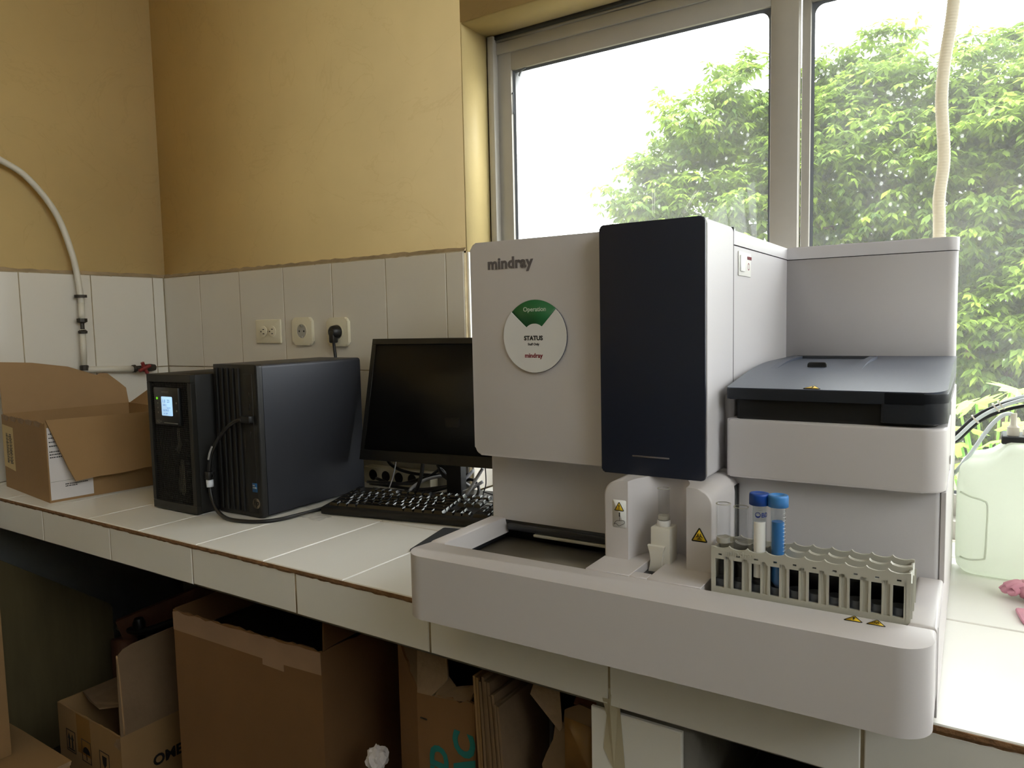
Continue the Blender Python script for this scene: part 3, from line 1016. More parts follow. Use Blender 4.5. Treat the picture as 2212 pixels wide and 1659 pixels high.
def warning(parent, M, s, mark, base=None):
    """yellow warning triangle of side s lying in the xy plane of M"""
    h = s * 0.866
    tri = [(-s / 2, 0), (s / 2, 0), (0, h)]
    w = prism('warning_sticker', 'print_black', roundpoly(tri, s * 0.06, 3), 0, 0.0003, parent=parent, M=M)
    g = s * 0.075
    tri2 = [(-s / 2 + g * 1.73, g), (s / 2 - g * 1.73, g), (0, h - 2 * g)]
    prism('yellow_field', 'warn_yellow', tri2, 0.0003, 0.0005, parent=w, M=M)
    if mark == '!':
        prism('exclamation', 'print_black', [(-s * .035, s * .30), (s * .035, s * .30), (s * .055, s * .56), (-s * .055, s * .56)], 0.0005, 0.0007, parent=w, M=M)
        prism('exclamation_dot', 'print_black', [(s * .05 * math.cos(a), s * .20 + s * .05 * math.sin(a)) for a in [k * math.pi / 5 for k in range(10)]], 0.0005, 0.0007, parent=w, M=M)
    elif mark == 'bio':
        bm = bmesh.new()
        cy = s * 0.29
        for q in range(3):
            a0 = R(90 + 120 * q)
            cc = (s * 0.105 * math.cos(a0), cy + s * 0.105 * math.sin(a0))
            for k in range(20):
                f0 = a0 + R(28) + (2 * math.pi - R(56)) * k / 20
                f1 = a0 + R(28) + (2 * math.pi - R(56)) * (k + 1) / 20
                ro, ri = s * 0.115, s * 0.078
                v = [bm.verts.new((cc[0] + r_ * math.cos(f), cc[1] + r_ * math.sin(f), 0.0007)) for r_, f in ((ro, f0), (ro, f1), (ri, f1), (ri, f0))]
                bm.faces.new(v)
        for k in range(20):
            f0 = 2 * math.pi * k / 20; f1 = 2 * math.pi * (k + 1) / 20
            v = [bm.verts.new((r_ * math.cos(f), cy + r_ * math.sin(f), 0.00072)) for r_, f in ((s * .125, f0), (s * .125, f1), (s * .1, f1), (s * .1, f0))]
            bm.faces.new(v)
        bm.transform(M)
        finish(bm, 'biohazard_mark', 'print_black', w, smooth=False)
    return w
def MF(x, y, z): return frame_m((x, y, z), (1, 0, 0), (0, 0, 1))
# pod stickers
st = prism('hazard_label', 'sticker_white', roundpoly([(-0.0755, 0.1480), (-0.0565, 0.1480), (-0.0565, 0.1845), (-0.0755, 0.1845)], 0.002, 4), 0.1955, 0.1958, parent=an, M=M_XZ)
warning(st, MF(-0.0660, -0.1958, 0.1700), 0.0145, '!')
box('needle_print', 'print_black', -0.0664, -0.0648, -0.1961, -0.1958, 0.1625, 0.1682, parent=st)
box('needle_print', 'print_black', -0.0658, -0.0654, -0.1961, -0.1958, 0.1570, 0.1630, parent=st)
hand = [(-0.0735, 0.1518), (-0.0722, 0.1545), (-0.0690, 0.1570), (-0.0640, 0.1572), (-0.0600, 0.1580), (-0.0585, 0.1555), (-0.0600, 0.1535), (-0.0640, 0.1515), (-0.0668, 0.1500), (-0.0690, 0.1520), (-0.0715, 0.1530), (-0.0735, 0.1518)]
tube('hand_print', 'print_black', [(p[0], -0.1960, p[1]) for p in hand], 0.00022, 4, st, n=3)
warning(an, MF(0.0395, -0.1957, 0.1440), 0.0215, 'bio')
# stickers on the front bar and on the lid edge
def MT(x, y, z, rz=0): return Matrix.Translation((x, y, z)) @ Matrix.Rotation(rz, 4, 'Z')
warning(an, MT(0.2205, -0.2655, 0.1057, 0.03), 0.019, '!')
warning(an, MT(0.2415, -0.2655, 0.1057, 0.02), 0.019, 'bio')
warning(an, Matrix.Translation((0.1490, -0.0985, lidz(-0.0985) + 0.0004)) @ Matrix.Rotation(math.atan((lidz(-0.08) - lidz(-0.0985)) / 0.0185), 4, 'X'), 0.022, '!')

# ------------------------------------------------------------------ status dial stuck on the door
def awrot(): return ARZ
sdl = thing('status_dial', 'round white status dial sign with green wedge on the analyser door', 'sign', aw(-0.2270, -0.1256, 0.3950), ARZ)
RD = 0.0535
circ = lambda r_, n_=64, a0=0, a1=2 * math.pi: [(r_ * math.cos(a0 + (a1 - a0) * k / n_), r_ * math.sin(a0 + (a1 - a0) * k / n_)) for k in range(n_)]
lathe('back_disc', 'disc_navy', [(0, 0), (RD - 0.0008, 0), (RD - 0.0002, 0.0016), (0, 0.0016)], 64, sdl, M=M_XZ)
gr = []
for k in range(21):
    a = R(47 + (137 - 47) * k / 20); gr.append((RD * 0.994 * math.cos(a), RD * 0.994 * math.sin(a)))
gr += [(0.0165 * math.cos(R(137)), 0.0165 * math.sin(R(137)))]
gr += [(0.0165 * math.cos(R(47)), 0.0165 * math.sin(R(47)))]
prism('green_wedge', 'disc_green', gr, 0.0016, 0.0019, parent=sdl, M=M_XZ)
fd = []
for k in range(49):
    a = R(137 + (407 - 137) * k / 48); fd.append((RD * 0.99 * math.cos(a), RD * 0.99 * math.sin(a)))
for k in range(11):
    a = R(47 + 90 * k / 10); fd.append((0.0185 * math.cos(a), 0.0185 * math.sin(a)))
prism('front_disc', 'disc_white', fd, 0.0024, 0.0040, 0.0003, 1, sdl, M_XZ)
text('operation_print', 'print_pale', 'Operation', 0.0092, frame_m((0, -0.0020, 0.0365), (1, 0, 0), (0, 0, 1)), sdl, depth=0.0002, offset=0.00012, align='CENTER')
text('status_print', 'print_black', 'STATUS', 0.0090, frame_m((-0.0015, -0.0041, -0.0055), (1, 0, 0), (0, 0, 1)), sdl, depth=0.0002, offset=0.00030, align='CENTER')
text('staff_print', 'print_black', 'Staff Only', 0.0048, frame_m((-0.0015, -0.0041, -0.0130), (1, 0, 0), (0, 0, 1)), sdl, depth=0.0002, offset=0.00010, align='CENTER')
text('maker_print', 'print_red', 'mindray', 0.0092, frame_m((-0.0015, -0.0041, -0.0310), (1, 0, 0), (0, 0, 1)), sdl, depth=0.0002, offset=0.00025, align='CENTER')

# ------------------------------------------------------------------ tube racks
PITCH = 0.0202
def rack(label, y0):
    t = thing('tube_rack', label, 'tube rack', aw(0.0675, y0, 0.0603), ARZ)
    L, Dp, H = 0.2025, 0.0262, 0.0962
    zw0, zw1 = 0.0480, 0.0812        # window
    bm = bmesh.new()
    # front and back walls: rails, posts, recessed grooves
    for yy, s in ((0, 1), (Dp - 0.003, -1)):
        bbox(bm, 0, L, yy, yy + 0.003, 0, zw0)
        bbox(bm, 0, L, yy, yy + 0.003, zw1 + 0.0075, H - 0.006)
        for i in range(10):
            x = i * PITCH
            xa, xb = x + 0.0046, x + 0.0146
            bbox(bm, x + (0.0022 if i else 0), xa, yy, yy + 0.003, zw0, zw1)
            if s < 0: bbox(bm, xa, xb, yy, yy + 0.003, zw0, zw1)  # back windows closed so that the inside stays dark
            g0, g1 = xb + 0.0022, xb + 0.0078
            bbox(bm, xb, g0, yy, yy + 0.003, zw0, zw1 + 0.0035)
            bbox(bm, g0, g1, yy + 0.0024, yy + 0.003, zw0, zw1 + 0.0035)
            # rail with the small square hole
            hc = x + 0.0101
            bbox(bm, x, hc - 0.0021, yy, yy + 0.003, zw1, zw1 + 0.0075)
            bbox(bm, hc + 0.0021, g0, yy, yy + 0.003, zw1, zw1 + 0.0075)
            bbox(bm, hc - 0.0021, hc + 0.0021, yy, yy + 0.003, zw1, zw1 + 0.0038)
            bbox(bm, hc - 0.0021, hc + 0.0021, yy, yy + 0.003, zw1 + 0.0062, zw1 + 0.0075)
            if i < 9:
                bbox(bm, g0, x + PITCH, yy, yy + 0.003, zw1 + 0.0035, zw1 + 0.0075)
        bbox(bm, L - 0.0048, L, yy, yy + 0.003, zw0, zw1 + 0.0075)
    for f in bm.faces: f.smooth = False
    finish(bm, 'frame', 'rack_grey', t, smooth=False)
    # scalloped top edge
    bm = bmesh.new()
    for yy in (0, Dp - 0.003):
        pts = [(0, H - 0.006), (0, H - 0.0012)]
        for i in range(10):
            x = i * PITCH
            for k in range(1, 9):
                u = k / 9
                pts.append((x + PITCH * u, H - 0.0026 * math.sin(math.pi * u) ** 0.8))
            if i < 9: pts.append((x + PITCH, H + 0.0010))
        pts += [(L, H - 0.0012), (L, H - 0.006)]
        prism_bm(bm, pts, -yy - 0.003, -yy, M=M_XZ)
    finish(bm, 'scalloped_rail', 'rack_grey', t, ang=30)
    boxes('end_wall', 'rack_grey', [(0, 0.003, 0.003, Dp - 0.003, 0, H - 0.004), (L - 0.003, L, 0.003, Dp - 0.003, 0, H - 0.004)], parent=t)
    boxes('partition', 'rack_dark', [(i * PITCH - 0.0007, i * PITCH + 0.0007, 0.003, Dp - 0.003, 0.002, H - 0.010) for i in range(1, 10)], parent=t)  # dark colour paints shade between the tube places
    boxes('base', 'rack_dark', [(0.003, L - 0.003, 0.003, Dp - 0.003, 0, 0.048)], parent=t)
    boxes('inside_shade', 'slot_black', [(0.003, L - 0.003, Dp - 0.0042, Dp - 0.003, 0.048, H - 0.012)], parent=t)  # black sheet paints the shade inside the rack
    bm = bmesh.new()
    for i in range(10):
        lathe_bm(bm, [(0.0086, 0.0475), (0.0086, 0.0560), (0.0078, 0.0560), (0.0060, 0.053), (0, 0.0525)], 18, (i * PITCH + 0.0101, Dp / 2, 0))
    finish(bm, 'seat_cup', 'rack_dark', t, ang=30)
    return t
r1 = rack('grey sample tube rack holding four tubes in the analyser bay', -0.2400)
r2 = rack('empty grey sample tube rack behind the loaded rack', -0.2132)
text('rack_logo', 'rack_grey', 'mindray', 0.0088, frame_m((0.0170, -0.0001, 0.0868), (1, 0, 0), (0, 0, 1)), r1, depth=0.0006, offset=0.00012, space=1.15)

def slot(i): return aw(0.0675 + 0.0101 + PITCH * i, -0.2400 + 0.0131, 0)
def glass_tube(label, x, y, z0, z1, r_, group=None, zfb=None):
    t = thing('glass_tube', label, 'test tube', (x, y, z0), 0, group)
    h = z1 - z0
    prof = [(0, 0), (r_ * 0.9, 0), (r_, 0.001), (r_, h - 0.0006), (r_ + 0.0004, h), (r_ - 0.0007, h), (r_ - 0.0011, h - 0.001)]
    zf = (zfb - z0) if zfb else 0.003
    prof += [(r_ - 0.0011, zf + 0.003), (r_ - 0.002, zf + 0.001), (0, zf)]
    lathe('tube_wall', 'tube_glass', prof, 28, t)
    lathe('rim', 'rack_grey', [(r_ - 0.0009, h - 0.0004), (r_ + 0.0003, h - 0.0004), (r_ + 0.0003, h + 0.0002), (r_ - 0.0009, h + 0.0002)], 28, t)
    return t
x, y, _ = slot(0); t1 = glass_tube('clear empty glass tube in the first rack hole beside the sampling pod', x, y, 0.1045, 0.2030, 0.0081, zfb=0.163)
lathe('false_bottom', 'rack_grey', [(0, 0.0535), (0.0076, 0.0535), (0.0076, 0.0595), (0, 0.0590)], 24, t1)
x, y, _ = slot(1); t2 = glass_tube('clear empty glass tube between another clear tube and the dark blue cap', x, y, 0.1045, 0.2015, 0.0081, zfb=0.163)
lathe('false_bottom', 'tube_glass', [(0, 0.0480), (0.0076, 0.0480), (0.0076, 0.0595), (0, 0.0590)], 24, t2)
hw_ = aw(hx, -0.1750, 0)
t3 = glass_tube('clear glass tube standing in the white sampling holder', hw_[0], hw_[1], 0.1525, 0.2010, 0.0077, zfb=0.168)
lathe('false_bottom', 'rack_grey', [(0, 0.0085), (0.0073, 0.0085), (0.0073, 0.0135), (0, 0.0130)], 24, t3)

def ribbed_cap(name, m, r_, z0, z1, parent, dome):
    bm = bmesh.new()
    seg = 60
    prof = [(r_, z0, 1), (r_, z1 - 0.0022, 1), (r_ * 0.955, z1 - 0.0004, 0), (r_ * 0.90, z1, 0)]
    if dome:
        prof += [(r_ * 0.55, z1 + 0.0002, 0), (r_ * 0.45, z1 - 0.0006, 0), (0, z1 - 0.0003, 0)]
    else:
        prof += [(r_ * 0.62, z1, 0), (r_ * 0.58, z1 - 0.0014, 0), (0, z1 - 0.0014, 0)]
    rings = []
    for rr, zz, rib in prof:
        if rr < 1e-6:
            rings.append([bm.verts.new((0, 0, zz))]); continue
        rings.append([bm.verts.new(((rr - (0.0004 if rib and k % 2 else 0)) * math.cos(2 * math.pi * k / seg), (rr - (0.0004 if rib and k % 2 else 0)) * math.sin(2 * math.pi * k / seg), zz)) for k in range(seg)])
    for a, b in zip(rings[:-1], rings[1:]):
        for k in range(seg):
            if len(b) == 1: bm.faces.new((a[k], a[(k + 1) % seg], b[0]))
            else: bm.faces.new((a[k], a[(k + 1) % seg], b[(k + 1) % seg], b[k]))
    bm.faces.new(list(reversed(rings[0])))
    return finish(bm, name, m, parent, ang=25)
def falcon(label, i, cap_m, dz, content):
    x, y, _ = slot(i)
    z0 = 0.1045
    zc0, zc1 = 0.2065 + dz - z0, 0.2195 + dz - z0
    t = thing('capped_tube', label, 'sample tube', (x, y, z0), ARZ)
    r_ = 0.0080
    lathe('tube_wall', 'falcon_plastic', [(0, 0), (0.003, 0), (r_ * .9, 0.012), (r_, 0.016), (r_, zc0 + 0.004), (r_ - 0.001, zc0 + 0.004), (r_ - 0.001, 0.017), (0, 0.006)], 28, t)
    ribbed_cap('cap', cap_m, 0.0110, zc0, zc1, t, content == 'label')
    if content == 'liquid':
        lathe('liquid', 'liquid_blue', [(0, 0.0065), (0.0066, 0.017), (0.0066, 0.1895 + dz - z0), (0, 0.1895 + dz - z0)], 28, t)
        bm = bmesh.new()
        for k in range(14):
            zz = 0.145 + 0.0042 * k - z0
            a0, a1 = R(-38), R(-2 if k % 2 else 10)
            n_ = 6
            for q in range(n_):
                f0 = a0 + (a1 - a0) * q / n_; f1 = a0 + (a1 - a0) * (q + 1) / n_
                bm.faces.new([bm.verts.new((0.00812 * math.cos(f), 0.00812 * math.sin(f), zz + dz_)) for f, dz_ in ((f0, 0), (f1, 0), (f1, 0.0004), (f0, 0.0004))])
        finish(bm, 'graduation', 'print_white', t, smooth=False)
        bm = bmesh.new()
        for k in range(6):
            zz = 0.190 + 0.0030 * k - z0
            for f0, f1 in ((R(-14), R(2)),):
                bm.faces.new([bm.verts.new((0.00815 * math.cos(f), 0.00815 * math.sin(f), zz + dz_)) for f, dz_ in ((f0, 0), (f1, 0), (f1, 0.0012), (f0, 0.0012))])
        finish(bm, 'scale_print', 'print_black', t, smooth=False)
    else:
        bm = bmesh.new()
        n_ = 16
        zz0, zz1 = 0.02, 0.1880 - z0
        prev = None
        for q in range(n_ + 1):
            f = R(-122) + R(100) * q / n_
            cur = [bm.verts.new((0.00815 * math.cos(f), 0.00815 * math.sin(f), zz)) for zz in (zz0, zz1)]
            if prev: bm.faces.new((prev[0], cur[0], cur[1], prev[1]))
            prev = cur
        finish(bm, 'white_patch', 'label_white', t)
        # round emblem and the letters BD printed on the plastic
        def wrap(me):
            for v in me.vertices:
                a = v.co.x / 0.0082
                rr = 0.0082 + v.co.z
                zz = v.co.y
                v.co = (rr * math.cos(a), rr * math.sin(a), zz)
        o = text('brand_print', 'print_blue', 'BD', 0.0072, Matrix.Translation((0.0082 * R(-62), 0.1935 - z0, 0)), t, depth=0.00005, offset=0.00022)
        wrap(o.data)
        bm = bmesh.new()
        cu, cv = 0.0082 * R(-88), 0.1960 - z0
        for k in range(24):
            f0, f1 = 2 * math.pi * k / 24, 2 * math.pi * (k + 1) / 24
            bm.faces.new([bm.verts.new((cu + r2_ * math.cos(f), cv + r2_ * math.sin(f), 0.00005)) for r2_, f in ((.0032, f0), (.0032, f1), (.0025, f1), (.0025, f0))])
        for k in range(12):
            f0, f1 = math.pi + math.pi * k / 12, math.pi + math.pi * (k + 1) / 12
            bm.faces.new([bm.verts.new((cu + a_ * math.cos(f), cv - 0.0003 + b_ * math.sin(f), 0.00006)) for a_, b_, f in ((.0023, .0023, f0), (.0023, .0023, f1), (.0019, .0010, f1), (.0019, .0010, f0))])
        for k in range(7):
            f = math.pi * (k + .5) / 7
            bm.faces.new([bm.verts.new((cu + r2_ * math.cos(f + d_), cv + r2_ * math.sin(f + d_), 0.00006)) for r2_, d_ in ((.0024, -.07), (.0024, .07), (.0012, .05), (.0012, -.05))])
        o = finish(bm, 'emblem_print', 'print_blue', t, smooth=False)
        wrap(o.data)
        bm = bmesh.new()
        for k in range(4):
            zz = 0.1990 + 0.0024 * k - z0
            bm.faces.new([bm.verts.new((0.0082 * math.cos(f), 0.0082 * math.sin(f), zz + d_)) for f, d_ in ((R(-88), 0), (R(-62 + 8 * (k % 2)), 0), (R(-62 + 8 * (k % 2)), .0003), (R(-88), .0003))])
        finish(bm, 'graduation', 'print_dim', t, smooth=False)
    return t
falcon('plastic tube with dark blue cap and white label in the rack', 2, 'cap_dark_blue', 0.0, 'label')
falcon('plastic tube of blue liquid with light blue screw cap in the rack', 3, 'cap_blue', 0.0, 'liquid')

# ------------------------------------------------------------------ right of the analyser
jc = thing('jerrycan', 'translucent white plastic jerrycan standing by the window', 'jerrycan', (2.2925, -0.118, 0.0))
def jerry_body():
    bm = bmesh.new()
    W_, Dp = 0.26, 0.155
    prof = []     # (z, inset, corner radius)
    for z, g, rr in ((0.0, 0.022, 0.02), (0.004, 0.010, 0.026), (0.014, 0.002, 0.03), (0.028, 0.0, 0.032), (0.035, 0.0, 0.032), (0.145, 0.0, 0.032), (0.152, 0.001, 0.032), (0.166, 0.003, 0.034), (0.172, 0.006, 0.034)):
        prof.append((z, g, rr))
    rings = []
    for z, g, rr in prof:
        p = roundpoly([(g, g), (W_ - g, g), (W_ - g, Dp - g), (g, Dp - g)], rr, 6)
        # resample long edges for the shoulder and panel
        q = []
        for i in range(len(p)):
            a = p[i]; b = p[(i + 1) % len(p)]
            n_ = 14 if math.hypot(a[0] - b[0], a[1] - b[1]) > 0.05 else 1
            for k in range(n_):
                q.append((a[0] + (b[0] - a[0]) * k / n_, a[1] + (b[1] - a[1]) * k / n_))
        rings.append([bm.verts.new((x_, y_, z)) for x_, y_ in q])
    N = len(rings[0])
    # shoulder: height follows x (low on the left, hump on the right)
    def hump(x_):
        t = max(0, min(1, (x_ - 0.046) / 0.024))
        t = t * t * (3 - 2 * t)
        return t
    last = rings[-1]
    for (dz_l, dz_h, inset) in ((0.006, 0.028, 0.007), (0.012, 0.034, 0.013), (0.0155, 0.0385, 0.024), (0.0175, 0.040, 0.045)):
        cur = []
        for v in rings[len(prof) - 1]:
            x_, y_ = v.co.x, v.co.y
            cx_, cy_ = W_ / 2, Dp / 2
            fx = 1 - inset / (W_ / 2); fy = 1 - inset / (Dp / 2)
            X = cx_ + (x_ - cx_) * fx; Y = cy_ + (y_ - cy_) * fy
            h = hump(X)
            cur.append(bm.verts.new((X, Y, 0.172 + dz_l * (1 - h) + dz_h * h)))
        rings.append(cur)
    for v in rings[len(prof) - 1]:
        v.co.z += 0.010 * hump(v.co.x)
    for a, b in zip(rings[:-1], rings[1:]):
        for k in range(N):
            bm.faces.new((a[k], a[(k + 1) % N], b[(k + 1) % N], b[k]))
    bm.faces.new(list(reversed(rings[0])))
    bm.faces.new(rings[-1])
    # recessed panel on the front: moulded ridge
    return bm
bm = jerry_body()
finish(bm, 'can', 'jerry', jc, ang=60)
tube('moulded_ridge', 'jerry', [(0.006, 0.012, 0.134), (0.020, 0.0005, 0.130), (0.036, -0.0004, 0.126), (0.0425, -0.0004, 0.118), (0.0425, -0.0004, 0.080), (0.0415, -0.0004, 0.040), (0.038, -0.0004, 0.033), (0.020, 0.0005, 0.030), (0.008, 0.010, 0.030)], 0.0014, 6, jc, n=6)
boxes('cap_holder', 'jerry_black', [(0.058, 0.16, 0.050, 0.120, 0.208, 0.2205)], parent=jc, r=0.002)
lathe('fitting', 'pipe_white', [(0, 0), (0.0085, 0), (0.0085, 0.014), (0.006, 0.016), (0.0045, 0.018), (0.0045, 0.036), (0, 0.036)], 16, jc, (0.0735, 0.070, 0.2195))
lathe('screw_cap', 'pipe_white', [(0, 0), (0.02, 0), (0.02, 0.010), (0.018, 0.012), (0, 0.012)], 24, jc, (0.106, 0.085, 0.2195))
hz = -0.118 + 0.070
tube('drain_tube', 'tube_clear', [(2.278, -0.030, 0.140), (2.290, -0.052, 0.156), (2.312, -0.057, 0.192), (2.334, -0.055, 0.232), (2.350, -0.052, 0.251), (2.361, hz, 0.2545), (2.366, hz, 0.250), (2.366, hz, 0.2505 - 0.0)], 0.0032, 10)
o = bpy.data.objects['drain_tube']; tag(o, 'thin clear tube looping down into the jerrycan fitting', 'tube')
hs = thing('tubing_bundle', 'bundle of clear and black tubes behind the analyser, tied with cable ties', 'tubing', (2.33, -0.012, 0.25))
off = Vector((-2.33, 0.012, -0.25))
def rel(p): return tuple(Vector(p) + off)
base = [(2.268, -0.012, 0.190), (2.287, -0.016, 0.206), (2.316, -0.020, 0.240), (2.347, -0.022, 0.262), (2.385, -0.022, 0.2775), (2.43, -0.02, 0.286), (2.50, -0.015, 0.285)]
tube('clear_tube', 'tube_clear', [rel((p[0], p[1] - 0.004, p[2])) for p in base], 0.0030, 8, hs)
tube('clear_tube', 'tube_clear', [rel((p[0] + 0.002, p[1] + 0.004, p[2] + 0.0052)) for p in base], 0.0030, 8, hs)
tube('black_tube', 'cord_black', [rel((p[0] - 0.001, p[1] + 0.002, p[2] + (0.006 - 0.028 * max(0, (p[0] - 2.30)) * 3.0))) for p in base], 0.0034, 8, hs)
tube('black_tube', 'cord_black', [rel((p[0] + 0.003, p[1] + 0.010, p[2] - 0.004 - 0.10 * max(0, (p[0] - 2.31)))) for p in base], 0.0030, 8, hs)
for i, px_ in enumerate(((2.314, -0.019, 0.2400), (2.342, -0.021, 0.2610), (2.349, -0.021, 0.2655))):
    lathe('cable_tie', 'pipe_white', [(0.0075, -0.0012), (0.0085, -0.0012), (0.0085, 0.0012), (0.0075, 0.0012), (0.0075, -0.0012)], 14, hs, M=Matrix.Translation(rel(px_)) @ Matrix.Rotation(R(52), 4, 'Y'))
# corrugated white conduit hanging in front of the window
hp = [(2.285, -0.036, 1.60), (2.276, -0.034, 1.20), (2.270, -0.032, 0.98), (2.268, -0.03, 0.917), (2.264, -0.03, 0.875), (2.257, -0.03, 0.818), (2.2545, -0.03, 0.760), (2.259, -0.03, 0.693), (2.2595, -0.03, 0.656), (2.2545, -0.03, 0.604), (2.256, -0.03, 0.540), (2.256, -0.035, 0.30), (2.256, -0.035, 0.02)]
sp = smooth_path(hp, 24)
# equal steps for the ribs
L = [0.0]
for a, b in zip(sp[:-1], sp[1:]): L.append(L[-1] + (b - a).length)
step = 0.0016
P = []
k = 0
s = 0.0
while s < L[-1]:
    while L[k + 1] < s: k += 1
    P.append(sp[k].lerp(sp[k + 1], (s - L[k]) / max(1e-9, L[k + 1] - L[k])))
    s += step
bm = bmesh.new()
tube_bm(bm, P, 0.0095, 12, rfun=lambda i: 0.0096 if i % 3 else 0.0088)
tag(finish(bm, 'corrugated_conduit', 'hose_white', ang=75), 'corrugated white conduit hose hanging in front of the window', 'hose')
# pink glove and small packet at the edge
gl = thing('pink_glove', 'crumpled pink rubber glove lying on the counter beside the jerrycan', 'glove', (2.400, -0.185, 0.0))
def glove_mesh():
    bm = bmesh.new()
    rnd = random.Random(4)
    # cuff and palm: a squashed crumpled bag; fingers: short flattened tubes
    def lump(c, s, seed):
        r_ = random.Random(seed)
        res = bmesh.ops.create_icosphere(bm, subdivisions=3, radius=1.0)
        ph = [r_.uniform(0, 6) for _ in range(6)]
        for v in res['verts']:
            n_ = v.co.copy()
            k_ = 1 + 0.14 * math.sin(5 * n_.x + ph[0]) * math.sin(4 * n_.y + ph[1]) + 0.10 * math.sin(9 * n_.y + ph[2] + 4 * n_.z)
            v.co = Vector((c[0] + n_.x * s[0] * k_, c[1] + n_.y * s[1] * k_, max(0.0005, c[2] + n_.z * s[2] * k_)))
    lump((0.012, 0.0, 0.016), (0.040, 0.030, 0.017), 1)
    for a, ln in ((150, 0.028), (172, 0.032), (194, 0.030), (216, 0.026), (120, 0.022)):
        d = Vector((math.cos(R(a)), math.sin(R(a)), 0))
        st_ = Vector((-0.012, 0, 0.016))
        pth = [st_, st_ + d * ln * 0.5 + Vector((0, 0, 0.004)), st_ + d * ln * 0.9 + Vector((0, 0, -0.002)), st_ + d * ln]
        tube_bm(bm, smooth_path(pth, 5), 0.0075, 8, rfun=lambda i: 0.0085 - 0.0002 * i)
    return finish(bm, 'glove_body', 'glove_pink', gl, ang=70)
glove_mesh()
pk = thing('pink_packet', 'flat pink packet with a blue print lying below the pink glove', 'packet', (2.405, -0.262, 0.0), 0.15)
box('pouch', 'glove_pink', -0.030, 0.035, -0.024, 0.026, 0.0, 0.007, r=0.003, parent=pk)
boxes('print', 'print_blue', [(-0.0265, 0.02, -0.0245, -0.0235, 0.002, 0.005)], parent=pk)

# ------------------------------------------------------------------ computer tower
pc = thing('computer_tower', 'black computer tower with ribbed front beside the monitor', 'computer', (0.862, -0.440, 0.0), 0.012)
PW, PD, PH = 0.151, 0.318, 0.338
bm = bmesh.new()
bbox(bm, 0.0, PW, 0.020, PD, 0.006, PH, r=0.008, seg=4, pick=lambda ax, m_: ax == 1 and m_.z > 0.2)
finish(bm, 'case', 'pc_side', pc)
box('bezel_seam', 'slot_black', 0.0012, PW - 0.0012, 0.0185, 0.0205, 0.008, PH - 0.002, parent=pc)
bm = bmesh.new()
bbox(bm, 0.0, PW, 0.004, 0.0188, 0.004, PH, r=0.007, seg=4, pick=lambda ax, m_: (ax == 1 and m_.z > 0.2) or (ax == 2 and m_.y < 0.01))
finish(bm, 'front_bezel', 'plastic_black', pc)
for i in range(5):
    x = 0.010 + 0.0185 * i
    bm = bmesh.new()
    bbox(bm, x, x + 0.011, -0.0005, 0.0060, 0.012, PH - 0.008, r=0.002, seg=2, pick=lambda ax, m_: ax == 2 and m_.y < 0.003)
    finish(bm, 'rib', 'plastic_black2', pc)
box('port_strip', 'plastic_black2', 0.107, 0.136, 0.0030, 0.0050, 0.012, PH - 0.02, r=0.001, parent=pc)
for z in (0.270, 0.245, 0.1855):
    box('usb_port', 'slot_black', 0.1240, 0.1268, 0.0022, 0.0040, z - 0.007, z + 0.007, parent=pc)
box('usb_port', 'slot_black', 0.1235, 0.1330, 0.0022, 0.0040, 0.2120, 0.2265, parent=pc)
for x in (0.02, PW - 0.03):
    for y in (0.04, PD - 0.04):
        box('foot', 'slot_black', x, x + 0.012, y, y + 0.02, 0.0, 0.0065, parent=pc)
prism('processor_sticker', 'sticker_blue', roundpoly([(0.1215, 0.0585), (0.1375, 0.0585), (0.1375, 0.0785), (0.1215, 0.0785)], 0.001, 2), -0.0034, -0.0028, parent=pc, M=M_XZ)
text('sticker_print', 'print_white', 'CORE', 0.0050, frame_m((0.1228, 0.0027, 0.0665), (1, 0, 0), (0, 0, 1)), pc, depth=0.0001)
text('sticker_print', 'print_white', 'intel', 0.0038, frame_m((0.1228, 0.0027, 0.0725), (1, 0, 0), (0, 0, 1)), pc, depth=0.0001)
em = lathe('round_emblem', 'hp_silver', [(0, 0), (0.0118, 0), (0.0118, 0.0010), (0, 0.0010)], 32, pc, M=Matrix.Translation((0.1315, 0.0040, 0.0335)) @ M_XZ)
text('emblem_letters', 'plastic_black2', 'hp', 0.0175, frame_m((0.1228, 0.0028, 0.0300), (1, 0, 0), (0.25, 0, 1)), em, depth=0.0002, offset=0.0004)

# USB lead plugged into the front of the tower
ul = thing('usb_cable', 'thick black USB lead with a white ferrite sleeve plugged into the tower front', 'cable', (0.96, -0.47, 0.0))
uo = Vector((-0.96, 0.47, 0))
def ur(p): return tuple(Vector(p) + uo)
path = [(0.972, -0.446, 0.2180), (0.955, -0.452, 0.2140), (0.924, -0.460, 0.190), (0.893, -0.466, 0.150), (0.880, -0.468, 0.110), (0.878, -0.468, 0.080), (0.884, -0.470, 0.046), (0.905, -0.474, 0.020), (0.940, -0.478, 0.0062), (0.985, -0.478, 0.0045), (1.030, -0.462, 0.0045), (1.056, -0.430, 0.0045), (1.064, -0.376, 0.0045), (1.066, -0.310, 0.0045), (1.05, -0.22, 0.0045)]
tube('lead', 'cord_black', [ur(p) for p in path], 0.0042, 10, ul)
box('plug', 'plastic_black', *[v for v in (0.970 + uo.x, 1.000 + uo.x, -0.4490 + uo.y, -0.4370 + uo.y, 0.2125, 0.2268)], r=0.001, parent=ul)
box('velcro_strap', 'cord_black', 0.871 + uo.x, 0.888 + uo.x, -0.477 + uo.y, -0.459 + uo.y, 0.0820, 0.1010, r=0.003, parent=ul)
tube('strap_end', 'cord_black', [ur((0.886, -0.468, 0.092)), ur((0.894, -0.470, 0.096)), ur((0.898, -0.471, 0.091)), ur((0.893, -0.472, 0.086))], 0.0012, 5, ul)
bm = bmesh.new()
